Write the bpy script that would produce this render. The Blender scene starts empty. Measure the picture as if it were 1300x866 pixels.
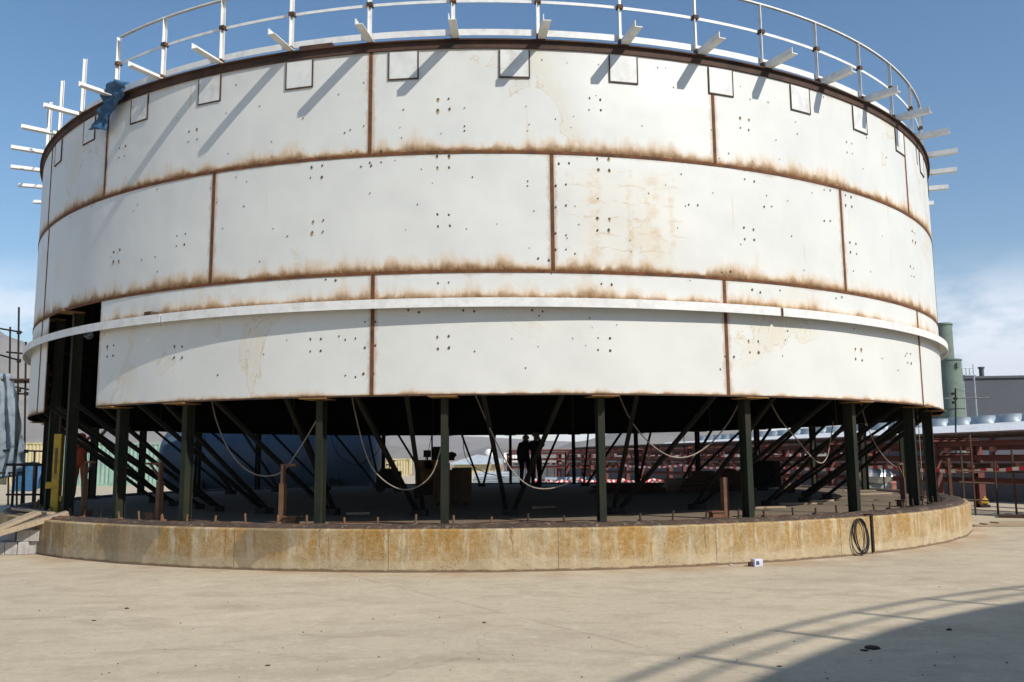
import bpy, math, random
from mathutils import Vector, Matrix, noise as mnoise
random.seed(7)
R_ = math.radians
PI = math.pi
scene = bpy.context.scene
col = scene.collection

# ------------------------------------------------------------------ camera
F_PX, PITCH, YAW, ROLL = 1122.277, 0.1326, -0.0239, -0.0084
CAM = Vector((0.0, -22.867, 1.487))
def ray(px, py):
    x = (px - 650) / F_PX; y = (433 - py) / F_PX
    c, s = math.cos(ROLL), math.sin(ROLL)
    x, y = c * x - s * y, s * x + c * y
    v = Vector((x, 1.0, y))
    cp, sp = math.cos(PITCH), math.sin(PITCH)
    v = Vector((v.x, cp * v.y - sp * v.z, sp * v.y + cp * v.z))
    cy, sy = math.cos(YAW), math.sin(YAW)
    return Vector((cy * v.x - sy * v.y, sy * v.x + cy * v.y, v.z))
def at(px, py, Y):                       # point seen at a photo pixel, on the vertical plane y = Y
    v = ray(px, py); return CAM + v * ((Y - CAM.y) / v.y)
def ground_at(px, py, z=0.0):
    v = ray(px, py); return CAM + v * ((z - CAM.z) / v.z)
def on_cyl(px, py, R, far=False):        # azimuth (deg), z on a cylinder round the tank axis
    v = ray(px, py); a = v.x**2 + v.y**2; b = v.y * CAM.y; c = CAM.y**2 - R * R
    d = max(b * b - a * c, 0.0); t = (-b + (1 if far else -1) * math.sqrt(d)) / a
    P = CAM + v * t
    return math.degrees(math.atan2(P.x, -P.y)), P.z
def pol(az, r, z):
    a = R_(az); return Vector((r * math.sin(a), -r * math.cos(a), z))

f0 = ray(650, 433); rt = ray(650 + F_PX, 433) - f0; up = ray(650, 433 - F_PX) - f0
cam_data = bpy.data.cameras.new('camera'); cam = bpy.data.objects.new('camera', cam_data); col.objects.link(cam)
m = Matrix((rt.normalized(), up.normalized(), -f0.normalized())).transposed().to_4x4(); m.translation = CAM
cam.matrix_world = m
cam_data.sensor_width = 36.0; cam_data.lens = F_PX / 1300 * 36.0
cam_data.clip_start = 0.1; cam_data.clip_end = 20000
scene.camera = cam
scene.render.resolution_x = 1024; scene.render.resolution_y = 682

# ------------------------------------------------------------------ sun and sky
SUN_AZ, SUN_EL = 48.5, 38.8              # azimuth from -Y towards +X
sdir = Vector((math.sin(R_(SUN_AZ)) * math.cos(R_(SUN_EL)), -math.cos(R_(SUN_AZ)) * math.cos(R_(SUN_EL)), math.sin(R_(SUN_EL))))
sl = bpy.data.lights.new('sun', 'SUN'); sl.energy = 4.3; sl.angle = R_(0.5); sl.color = (1.0, 0.945, 0.85)
so = bpy.data.objects.new('sun', sl); col.objects.link(so)
so.rotation_euler = sdir.to_track_quat('Z', 'Y').to_euler(); so.location = (20, -30, 40)
world = bpy.data.worlds.new('World'); scene.world = world; world.use_nodes = True
wn = world.node_tree.nodes; wl = world.node_tree.links; wn.clear()
wout = wn.new('ShaderNodeOutputWorld'); bg = wn.new('ShaderNodeBackground'); bg.inputs['Strength'].default_value = 0.104
sky = wn.new('ShaderNodeTexSky'); sky.sky_type = 'NISHITA'; sky.sun_disc = False
sky.sun_elevation = R_(SUN_EL)
sky.sun_rotation = math.atan2(sdir.x, sdir.y)
sky.air_density = 1.0; sky.dust_density = 0.4; sky.ozone_density = 1.0; sky.altitude = 0
tc = wn.new('ShaderNodeTexCoord')
def wnode(t, **k):
    n = wn.new(t)
    for a, b in k.items(): setattr(n, a, b)
    return n
sep = wnode('ShaderNodeSeparateXYZ'); wl.new(tc.outputs['Generated'], sep.inputs[0])
mp = wnode('ShaderNodeMapping'); mp.inputs['Scale'].default_value = (1, 1, 2.6); wl.new(tc.outputs['Generated'], mp.inputs[0])
n1 = wnode('ShaderNodeTexNoise'); n1.inputs['Scale'].default_value = 8.5; n1.inputs['Detail'].default_value = 10; n1.inputs['Roughness'].default_value = 0.58
mp.inputs['Location'].default_value = (0.35, 0.1, 0.0)
wl.new(mp.outputs[0], n1.inputs['Vector'])
cr = wnode('ShaderNodeMapRange'); cr.inputs['From Min'].default_value = 0.36; cr.inputs['From Max'].default_value = 0.54; wl.new(n1.outputs['Fac'], cr.inputs['Value'])
el = wnode('ShaderNodeMapRange'); el.interpolation_type = 'SMOOTHSTEP'
el.inputs['From Min'].default_value = 0.215; el.inputs['From Max'].default_value = 0.12; wl.new(sep.outputs['Z'], el.inputs['Value'])
mul = wnode('ShaderNodeMath', operation='MULTIPLY'); wl.new(cr.outputs[0], mul.inputs[0]); wl.new(el.outputs[0], mul.inputs[1])
mul2 = wnode('ShaderNodeMath', operation='MULTIPLY'); mul2.inputs[1].default_value = 0.85; wl.new(mul.outputs[0], mul2.inputs[0])
wmix = wnode('ShaderNodeMix', data_type='RGBA'); wl.new(mul2.outputs[0], wmix.inputs['Factor'])
hs = wnode('ShaderNodeHueSaturation'); hs.inputs['Saturation'].default_value = 1.27; hs.inputs['Hue'].default_value = 0.497; wl.new(sky.outputs[0], hs.inputs['Color']); wl.new(hs.outputs[0], wmix.inputs['A']); wmix.inputs['B'].default_value = (8.6, 8.8, 9.6, 1)
wl.new(wmix.outputs['Result'], bg.inputs['Color']); wl.new(bg.outputs[0], wout.inputs['Surface'])
vs = scene.view_settings; vs.view_transform = 'Standard'; vs.look = 'None'; vs.exposure = 0.38; vs.gamma = 1; vs.use_curve_mapping = False
scene.render.engine = 'CYCLES'
scene.cycles.max_bounces = 5; scene.cycles.diffuse_bounces = 3

# ------------------------------------------------------------------ helpers
def tag(o, label=None, cat=None, group=None, kind=None):
    if label: o['label'] = label
    if cat: o['category'] = cat
    if group: o['group'] = group
    if kind: o['kind'] = kind
    return o
def empty(name, loc=(0, 0, 0), rz=0.0):
    o = bpy.data.objects.new(name, None); o.empty_display_size = 0.2
    o.location = loc; o.rotation_euler = (0, 0, rz); col.objects.link(o); return o
def thing(name, label, cat, loc=(0, 0, 0), rz=0.0, group=None):
    return tag(empty(name, loc, rz), label, cat, group)

class MB:
    def __init__(s): s.v = []; s.f = []; s.uv = None
    def add(s, vs, fs):
        b = len(s.v); s.v += [Vector(v) for v in vs]; s.f += [tuple(i + b for i in f) for f in fs]; return s
    def box(s, lo, hi, M=None):
        x0, y0, z0 = lo; x1, y1, z1 = hi
        vs = [(x0,y0,z0),(x1,y0,z0),(x1,y1,z0),(x0,y1,z0),(x0,y0,z1),(x1,y0,z1),(x1,y1,z1),(x0,y1,z1)]
        if M is not None: vs = [M @ Vector(v) for v in vs]
        return s.add(vs, [(3,2,1,0),(4,5,6,7),(0,1,5,4),(1,2,6,5),(2,3,7,6),(3,0,4,7)])
    def cbox(s, c, size, rot=(0, 0, 0)):
        from mathutils import Euler
        M = Matrix.Translation(Vector(c)) @ Euler(rot).to_matrix().to_4x4()
        h = [a / 2 for a in size]; return s.box((-h[0], -h[1], -h[2]), h, M)
    def frame(s, p, q, upv=(0, 0, 1)):
        p = Vector(p); q = Vector(q); d = (q - p); L = d.length; d.normalize()
        u = Vector(upv)
        if abs(d.dot(u)) > 0.98: u = Vector((1, 0, 0))
        x = d.cross(u).normalized(); y = x.cross(d).normalized()
        return p, q, d, x, y
    def prof(s, p, q, pts, upv=(0, 0, 1)):      # extrude a closed 2D outline from p to q
        p, q, d, x, y = s.frame(p, q, upv); n = len(pts)
        vs = [p + x * a + y * b for a, b in pts] + [q + x * a + y * b for a, b in pts]
        fs = [(i, (i + 1) % n, n + (i + 1) % n, n + i) for i in range(n)] + [tuple(range(n))[::-1], tuple(range(n, 2 * n))]
        return s.add(vs, fs)
    def bar(s, p, q, w, h=None, upv=(0, 0, 1)):
        h = h or w; return s.prof(p, q, [(-w/2,-h/2),(w/2,-h/2),(w/2,h/2),(-w/2,h/2)], upv)
    def angle(s, p, q, w, t=0.012, upv=(0, 0, 1)):
        return s.prof(p, q, [(-w/2,-w/2),(w/2,-w/2),(w/2,-w/2+t),(-w/2+t,-w/2+t),(-w/2+t,w/2),(-w/2,w/2)], upv)
    def hbeam(s, p, q, w, h, t=0.014, upv=(0, 0, 1)):
        a, b = w/2, h/2
        return s.prof(p, q, [(-a,-b),(a,-b),(a,-b+t),(t/2,-b+t),(t/2,b-t),(a,b-t),(a,b),(-a,b),(-a,b-t),(-t/2,b-t),(-t/2,-b+t),(-a,-b+t)], upv)
    def cyl(s, p, q, r, n=12, r2=None):
        r2 = r if r2 is None else r2
        p, q, d, x, y = s.frame(p, q)
        vs = [p + (x*math.cos(2*PI*i/n) + y*math.sin(2*PI*i/n))*r for i in range(n)] + [q + (x*math.cos(2*PI*i/n) + y*math.sin(2*PI*i/n))*r2 for i in range(n)]
        return s.add(vs, [(i,(i+1)%n,n+(i+1)%n,n+i) for i in range(n)] + [tuple(range(n))[::-1], tuple(range(n,2*n))])
    def tube(s, pts, r, n=8):
        pts = [Vector(p) for p in pts]; rings = []; prev = None
        for i, p in enumerate(pts):
            d = (pts[min(i+1, len(pts)-1)] - pts[max(i-1, 0)]).normalized()
            u = prev if prev is not None else (Vector((0,0,1)) if abs(d.z) < .9 else Vector((1,0,0)))
            x = d.cross(u).normalized(); y = x.cross(d).normalized(); prev = y
            rings.append([p + (x*math.cos(2*PI*k/n) + y*math.sin(2*PI*k/n))*r for k in range(n)])
        vs = [v for rg in rings for v in rg]
        fs = [(i*n+k, i*n+(k+1)%n, (i+1)*n+(k+1)%n, (i+1)*n+k) for i in range(len(pts)-1) for k in range(n)]
        fs += [tuple(range(n))[::-1], tuple(range((len(pts)-1)*n, len(pts)*n))]
        return s.add(vs, fs)
    def lathe(s, prof, c=(0,0,0), n=24, axis='z'):
        c = Vector(c); vs = []
        for r, z in prof:
            for k in range(n):
                a = 2*PI*k/n; v = (r*math.cos(a), r*math.sin(a), z)
                if axis == 'x': v = (v[2], v[0], v[1])
                vs.append(c + Vector(v))
        fs = [(i*n+k, i*n+(k+1)%n, (i+1)*n+(k+1)%n, (i+1)*n+k) for i in range(len(prof)-1) for k in range(n)]
        return s.add(vs, fs + [tuple(range(n))[::-1], tuple(range((len(prof)-1)*n, len(prof)*n))])
    def arcbox(s, a0, a1, r0, r1, z0, z1, step=1.5):   # solid curved bar round the tank axis
        n = max(1, int(math.ceil(abs(a1 - a0) / step))); vs = []
        full = abs(abs(a1 - a0) - 360) < 1e-6
        m_ = n if full else n + 1
        for i in range(m_):
            a = a0 + (a1 - a0) * i / n
            vs += [pol(a, r0, z0), pol(a, r1, z0), pol(a, r1, z1), pol(a, r0, z1)]
        fs = []
        for i in range(n):
            j = (i + 1) % m_
            for k in range(4):
                l = (k + 1) % 4; fs.append((i*4+k, j*4+k, j*4+l, i*4+l))
        if not full: fs += [(0,1,2,3), tuple(reversed([(m_-1)*4+k for k in range(4)]))]
        return s.add(vs, fs)
    def build(s, name, mat, parent=None, smooth=False, local=False):
        me = bpy.data.meshes.new(name)
        vs = s.v
        if parent is not None and not local:
            inv = world_mat(parent).inverted(); vs = [inv @ v for v in vs]
        me.from_pydata([tuple(v) for v in vs], [], s.f); me.update()
        import bmesh
        bm = bmesh.new(); bm.from_mesh(me); bmesh.ops.recalc_face_normals(bm, faces=bm.faces); bm.to_mesh(me); bm.free()
        if mat: me.materials.append(mat)
        if smooth:
            for p in me.polygons: p.use_smooth = True
            if smooth != 'all': me.set_sharp_from_angle(angle=R_(38))
        o = bpy.data.objects.new(name, me); col.objects.link(o)
        if parent is not None: o.parent = parent
        return o
def world_mat(o):
    M = o.matrix_basis.copy() if o.parent is None else world_mat(o.parent) @ o.matrix_basis
    return M
def kids(o): return [c for c in bpy.data.objects if c.parent == o]
def copy_tree(o, parent=None, cache=None):
    c = o.copy(); col.objects.link(c); c.parent = parent
    for ch in (cache or kids)(o): copy_tree(ch, c)
    return c
def bevel(o, w=0.01, seg=2):
    b = o.modifiers.new('bevel', 'BEVEL'); b.width = w; b.segments = seg; b.limit_method = 'ANGLE'; return o

# ------------------------------------------------------------------ materials
class NT:
    def __init__(s, name):
        s.m = bpy.data.materials.new(name); s.m.use_nodes = True; s.t = s.m.node_tree; s.n = s.t.nodes; s.l = s.t.links
        s.b = s.n['Principled BSDF']; s.tc = s.n.new('ShaderNodeTexCoord')
    def put(s, sock, v):
        if isinstance(v, bpy.types.NodeSocket): s.l.new(v, sock)
        elif v is not None:
            if isinstance(v, (tuple, list)) and len(v) == 3 and sock.type == 'RGBA': v = (*v, 1)
            sock.default_value = v
    def math(s, op, a, b=0.0, c=None, clamp=False):
        n = s.n.new('ShaderNodeMath'); n.operation = op; n.use_clamp = clamp; s.put(n.inputs[0], a); s.put(n.inputs[1], b)
        if c is not None: s.put(n.inputs[2], c)
        return n.outputs[0]
    def noise(s, vec, scale, detail=6, rough=0.6, dist=0.0):
        n = s.n.new('ShaderNodeTexNoise'); s.put(n.inputs['Vector'], vec); n.inputs['Scale'].default_value = scale
        n.inputs['Detail'].default_value = detail; n.inputs['Roughness'].default_value = rough; n.inputs['Distortion'].default_value = dist
        return n.outputs['Fac']
    def map(s, vec, scale=(1,1,1), loc=(0,0,0)):
        n = s.n.new('ShaderNodeMapping'); s.put(n.inputs[0], vec); n.inputs['Scale'].default_value = scale; n.inputs['Location'].default_value = loc; return n.outputs[0]
    def rng(s, v, a, b, c=0.0, d=1.0, smooth=True):
        n = s.n.new('ShaderNodeMapRange'); n.interpolation_type = 'SMOOTHSTEP' if smooth else 'LINEAR'
        s.put(n.inputs['Value'], v); s.put(n.inputs['From Min'], a); s.put(n.inputs['From Max'], b); s.put(n.inputs['To Min'], c); s.put(n.inputs['To Max'], d); return n.outputs[0]
    def mix(s, f, a, b, mode='MIX'):
        n = s.n.new('ShaderNodeMix'); n.data_type = 'RGBA'; n.blend_type = mode; s.put(n.inputs['Factor'], f); s.put(n.inputs['A'], a); s.put(n.inputs['B'], b); return n.outputs['Result']
    def mixf(s, f, a, b):
        n = s.n.new('ShaderNodeMix'); n.data_type = 'FLOAT'; s.put(n.inputs[0], f); s.put(n.inputs[2], a); s.put(n.inputs[3], b); return n.outputs[0]
    def uv(s, name):
        n = s.n.new('ShaderNodeUVMap'); n.uv_map = name; return n.outputs[0]
    def xyz(s, v):
        n = s.n.new('ShaderNodeSeparateXYZ'); s.put(n.inputs[0], v); return n.outputs
    def vor(s, vec, scale, feature='F1', rnd=1.0):
        n = s.n.new('ShaderNodeTexVoronoi'); n.feature = feature; s.put(n.inputs['Vector'], vec); n.inputs['Scale'].default_value = scale; n.inputs['Randomness'].default_value = rnd; return n.outputs['Distance']
    def bump(s, h, strength=0.3, dist=0.02):
        n = s.n.new('ShaderNodeBump'); s.put(n.inputs['Height'], h); n.inputs['Strength'].default_value = strength; n.inputs['Distance'].default_value = dist
        s.l.new(n.outputs[0], s.b.inputs['Normal'])
    def fin(s, color, rough=0.7, metal=0.0):
        s.put(s.b.inputs['Base Color'], color); s.put(s.b.inputs['Roughness'], rough); s.put(s.b.inputs['Metallic'], metal); return s.m
def worn(name, base, dirt, scale=3.0, amount=0.5, rough=0.6, metal=0.0, fine=40.0, bump=0.15, stretch=(1, 1, 1)):
    t = NT(name); o = t.map(t.tc.outputs['Object'], stretch)
    a = t.rng(t.noise(o, scale, 8, 0.65), 0.62 - 0.35 * amount, 0.72)
    b = t.noise(o, fine, 4, 0.6)
    c = t.mix(a, base, dirt); c = t.mix(t.rng(b, 0.35, 0.7, 0, 0.35), c, tuple(x * 0.55 for x in base)); t.b.inputs['Specular IOR Level'].default_value = 0.2 if max(base) < .05 else 0.4
    t.bump(b, bump, 0.01)
    return t.fin(c, rough, metal)

M = {}
M['rust'] = worn('rust', (0.17, 0.08, 0.045), (0.07, 0.032, 0.022), 5, .8, .85)
M['shim'] = worn('ochre_shim', (0.26, 0.14, 0.035), (0.12, 0.06, 0.03), 8, .6, .85)
M['seam'] = worn('weld_rust', (0.17, 0.062, 0.018), (0.06, 0.027, 0.014), 6, .8, .85, bump=.4)
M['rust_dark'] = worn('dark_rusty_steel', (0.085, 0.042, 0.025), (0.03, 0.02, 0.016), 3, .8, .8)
M['rust_orange'] = worn('orange_rusty_steel', (0.20, 0.105, 0.05), (0.10, 0.05, 0.03), 6, .7, .85)
M['primer'] = worn('red_primer', (0.15, 0.042, 0.032), (0.07, 0.03, 0.025), 2, .6, .7)
M['primer_light'] = worn('faded_red_primer', (0.30, 0.12, 0.09), (0.15, 0.06, 0.05), 2, .6, .7)
M['white_steel'] = worn('white_painted_steel', (0.72, 0.72, 0.70), (0.60, 0.57, 0.50), 3, .25, .5, bump=.0, fine=7)
M['pad'] = worn('white_painted_pad', (0.66, 0.665, 0.645), (0.60, 0.57, 0.49), 2.5, .3, .45, bump=.0, fine=5)
M['pad_weld'] = worn('dark_fillet_weld', (0.10, 0.062, 0.035), (0.035, 0.026, 0.02), 9, .9, .85)
M['green_steel'] = worn('dark_green_steel', (0.016, 0.022, 0.014), (0.05, 0.034, 0.02), 3, .7, .75, stretch=(1, 1, .3))
M['brace'] = worn('dark_brace_steel', (0.013, 0.015, 0.012), (0.026, 0.019, 0.014), 3, .5, .85)
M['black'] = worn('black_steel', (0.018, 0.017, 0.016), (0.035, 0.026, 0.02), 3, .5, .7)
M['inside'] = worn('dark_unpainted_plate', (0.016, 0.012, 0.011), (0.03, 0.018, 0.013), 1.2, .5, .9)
M['yellow'] = worn('yellow_paint', (0.50, 0.32, 0.02), (0.22, 0.14, 0.03), 5, .5, .5)
M['ochre'] = worn('ochre_paint', (0.16, 0.085, 0.02), (0.07, 0.04, 0.02), 5, .5, .7)
M['cable'] = worn('pale_cable', (0.30, 0.26, 0.21), (0.16, 0.13, 0.10), 8, .5, .7)
M['black_rubber'] = worn('black_rubber', (0.02, 0.02, 0.022), (0.05, 0.045, 0.04), 8, .5, .6)
M['wood'] = worn('weathered_plank', (0.36, 0.28, 0.19), (0.22, 0.17, 0.12), 6, .5, .85, stretch=(.3, 6, 6))
M['timber'] = worn('raw_timber', (0.42, 0.30, 0.18), (0.28, 0.2, 0.13), 6, .5, .85)
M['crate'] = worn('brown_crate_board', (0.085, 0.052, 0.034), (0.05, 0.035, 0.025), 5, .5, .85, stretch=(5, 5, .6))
M['block'] = worn('pale_block', (0.44, 0.42, 0.41), (0.28, 0.26, 0.25), 6, .6, .9, bump=.4)
M['tarp'] = worn('grey_blue_tarp', (0.21, 0.255, 0.29), (0.09, 0.12, 0.15), 3, .5, .6)
M['bluetarp'] = worn('blue_tarp', (0.03, 0.10, 0.20), (0.02, 0.05, 0.09), 6, .5, .6)
M['vessel'] = worn('blue_vessel_paint', (0.055, 0.085, 0.125), (0.035, 0.055, 0.085), 1.2, .4, .5)
M['cont_green'] = worn('pale_green_sheet', (0.27, 0.40, 0.33), (0.19, 0.28, 0.24), 1.5, .4, .6)
M['cont_cream'] = worn('cream_sheet', (0.55, 0.47, 0.27), (0.35, 0.28, 0.16), 1.5, .4, .6)
M['sage'] = worn('sage_green_stack', (0.15, 0.20, 0.165), (0.10, 0.135, 0.11), .4, .5, .7, fine=6)
M['grey_clad'] = worn('slate_grey_cladding', (0.078, 0.085, 0.105), (0.062, 0.068, 0.084), .12, .5, .7, fine=3)
M['greywall'] = worn('grey_sheet_wall', (0.13, 0.14, 0.16), (0.08, 0.08, 0.085), .5, .5, .7, fine=5)
M['galv'] = worn('galvanised_sheet', (0.36, 0.42, 0.46), (0.22, 0.26, 0.30), 1, .5, .45, .3)
M['fascia'] = worn('white_fascia', (0.78, 0.78, 0.77), (0.66, 0.66, 0.64), .5, .3, .6, fine=4)
M['roofblue'] = worn('pale_blue_roof', (0.45, 0.52, 0.60), (0.32, 0.38, 0.44), .6, .3, .6, fine=4)
M['orange'] = worn('orange_overall', (0.38, 0.07, 0.02), (0.2, 0.045, 0.02), 8, .5, .85)
M['navy'] = worn('dark_work_clothes', (0.02, 0.022, 0.03), (0.03, 0.03, 0.03), 8, .5, .85)
M['skin'] = worn('skin', (0.36, 0.20, 0.13), (0.28, 0.15, 0.1), 8, .3, .6)
M['helmet'] = worn('helmet_plastic', (0.30, 0.28, 0.24), (0.2, 0.18, 0.15), 8, .3, .4)
M['silver'] = worn('bright_metal', (0.62, 0.66, 0.68), (0.4, 0.42, 0.44), 8, .4, .3, .6)
M['redp'] = worn('tape_red', (0.60, 0.02, 0.035), (0.45, 0.02, 0.03), 8, .3, .5)
M['whitep'] = worn('tape_white', (0.75, 0.72, 0.70), (0.6, 0.55, 0.5), 8, .3, .5)
M['carton'] = worn('white_carton', (0.62, 0.58, 0.70), (0.45, 0.38, 0.52), 9, .4, .6)

def painted_shell():
    t = NT('weathered_white_shell'); uv = t.uv('arc'); lo = t.uv('local'); ho = t.uv('height')
    x, y, _ = t.xyz(uv); lx, lr, _ = t.xyz(lo); bz, tz, _ = t.xyz(ho)   # distances from the plate's left, right, bottom, top edge (m)
    streak = t.noise(t.map(uv, (2.6, .9, 1)), 1.5, 6, .6)
    fine = t.noise(t.map(uv, (9, 5, 1)), 1.0, 8, .75)
    patch = t.noise(uv, .9, 4, .6)
    # rust creeping up from the lower edge
    hgt = t.math('ADD', t.math('MULTIPLY', t.math('SUBTRACT', streak, .20), .72), t.math('MULTIPLY', t.math('SUBTRACT', fine, .5), .10))
    hgt = t.math('MULTIPLY', hgt, t.rng(patch, .36, .62, .55, 1.20))
    hgt = t.math('MAXIMUM', hgt, 0.06)
    above = t.math('GREATER_THAN', y, 3.738); lowc = t.math('LESS_THAN', y, 4.14)
    ringz = t.math('SUBTRACT', y, 3.738)
    bz = t.mixf(t.math('MULTIPLY', lowc, above), bz, ringz)
    weak = t.math('MULTIPLY', lowc, t.math('SUBTRACT', 1.0, above))
    bz = t.mixf(weak, bz, t.math('MULTIPLY', bz, 3.2))
    rel = t.math('DIVIDE', bz, hgt)
    wide = t.rng(rel, 1.55, .10); core = t.rng(rel, .62, .02)
    tfr = t.rng(t.math('DIVIDE', tz, t.math('MAXIMUM', t.math('MULTIPLY', hgt, .22), .015)), 1.2, .1)
    sfr = t.rng(t.math('DIVIDE', t.math('MINIMUM', lx, lr), t.rng(fine, .3, .75, .02, .10)), 1.3, .1)
    base = t.mix(t.rng(t.noise(uv, 1.1, 6, .6), .35, .7), (0.635, 0.637, 0.602), (0.59, 0.592, 0.562))
    # yellow water stains: blotches with darker outlines
    bl = t.noise(t.map(uv, (1, .75, 1), (3.1, 0, 0)), .85, 5, .6, .8)
    zone = t.rng(t.noise(uv, .23, 2, .5), .50, .62)
    blot = t.math('MULTIPLY', t.rng(bl, .55, .62), zone)
    rim = t.math('MULTIPLY', t.rng(t.math('ABSOLUTE', t.math('SUBTRACT', bl, .56)), .012, .0), zone)
    base = t.mix(t.math('MULTIPLY', blot, .38), base, (0.58, 0.48, 0.29))
    base = t.mix(t.math('MULTIPLY', rim, .55), base, (0.50, 0.33, 0.14))
    # the strongly stained patch of the middle course, right of centre
    px_ = t.math('MULTIPLY', t.rng(x, .9, 1.5), t.rng(x, 3.2, 2.5)); py_ = t.math('MULTIPLY', t.rng(y, 4.15, 4.5), t.rng(y, 5.8, 5.5))
    pz = t.math('MULTIPLY', px_, py_)
    wob = t.noise(uv, 3.0, 6, .65)
    yy = t.math('ADD', t.math('MULTIPLY', y, 4.2), t.math('MULTIPLY', wob, 1.3))
    ln = t.rng(t.math('ABSOLUTE', t.math('SUBTRACT', t.math('FRACT', yy), .5)), .085, .0)
    ln = t.math('MULTIPLY', ln, t.rng(t.noise(t.map(uv, (1.6, 2.5, 1), (2, 7, 0)), 1.6, 4, .6), .47, .56))
    ve = 0.0
    for xc, wd in ((1.52, .10), (2.06, .05), (2.42, .12), (2.72, .05)):
        d_ = t.math('ABSOLUTE', t.math('SUBTRACT', t.math('ADD', x, t.math('MULTIPLY', t.math('SUBTRACT', wob, .5), .22)), xc))
        ve = t.math('MAXIMUM', ve, t.rng(d_, wd * 1.4, wd * .2))
    ve = t.math('MULTIPLY', ve, t.rng(t.noise(t.map(uv, (3, 4, 1)), 1.5, 6, .7), .40, .62))
    base = t.mix(t.math('MULTIPLY', t.math('MULTIPLY', ln, pz), .60), base, (0.50, 0.32, 0.16))
    base = t.mix(t.math('MULTIPLY', t.math('MULTIPLY', ve, pz), .55), base, (0.52, 0.35, 0.18))
    base = t.mix(t.math('MULTIPLY', pz, .15), base, (0.60, 0.50, 0.32))
    sp = t.rng(t.noise(uv, 22, 3, .7), .70, .76)
    base = t.mix(t.math('MULTIPLY', sp, .35), base, (0.35, 0.25, 0.15))
    # long thin runs
    run = t.math('MULTIPLY', t.rng(t.noise(t.map(uv, (7, .28, 1), (9, 0, 0)), 1, 2, .5, .4), .69, .74), t.rng(t.noise(uv, .9, 2), .5, .62))
    base = t.mix(t.math('MULTIPLY', run, .5), base, (0.55, 0.40, 0.20))
    c = t.mix(t.math('MULTIPLY', t.math('MULTIPLY', wide, wide), .70), base, (0.52, 0.28, 0.07))
    c = t.mix(t.math('MULTIPLY', core, t.rng(fine, .30, .58, .55, 1.0)), c, (0.125, 0.052, 0.012))
    c = t.mix(t.math('MULTIPLY', tfr, .45), c, (0.30, 0.18, 0.08))
    c = t.mix(t.math('MULTIPLY', sfr, .55), c, (0.32, 0.18, 0.08))
    t.bump(t.math('ADD', t.noise(uv, .8, 2, .5), t.math('MULTIPLY', core, .02)), .38, .07)
    t.fin(c, t.math('ADD', t.rng(wide, 0, 1, .36, .75), t.math('MULTIPLY', t.noise(uv, 2.5, 5, .6), .14)))
    return t.m
M['shell'] = painted_shell()

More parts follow.
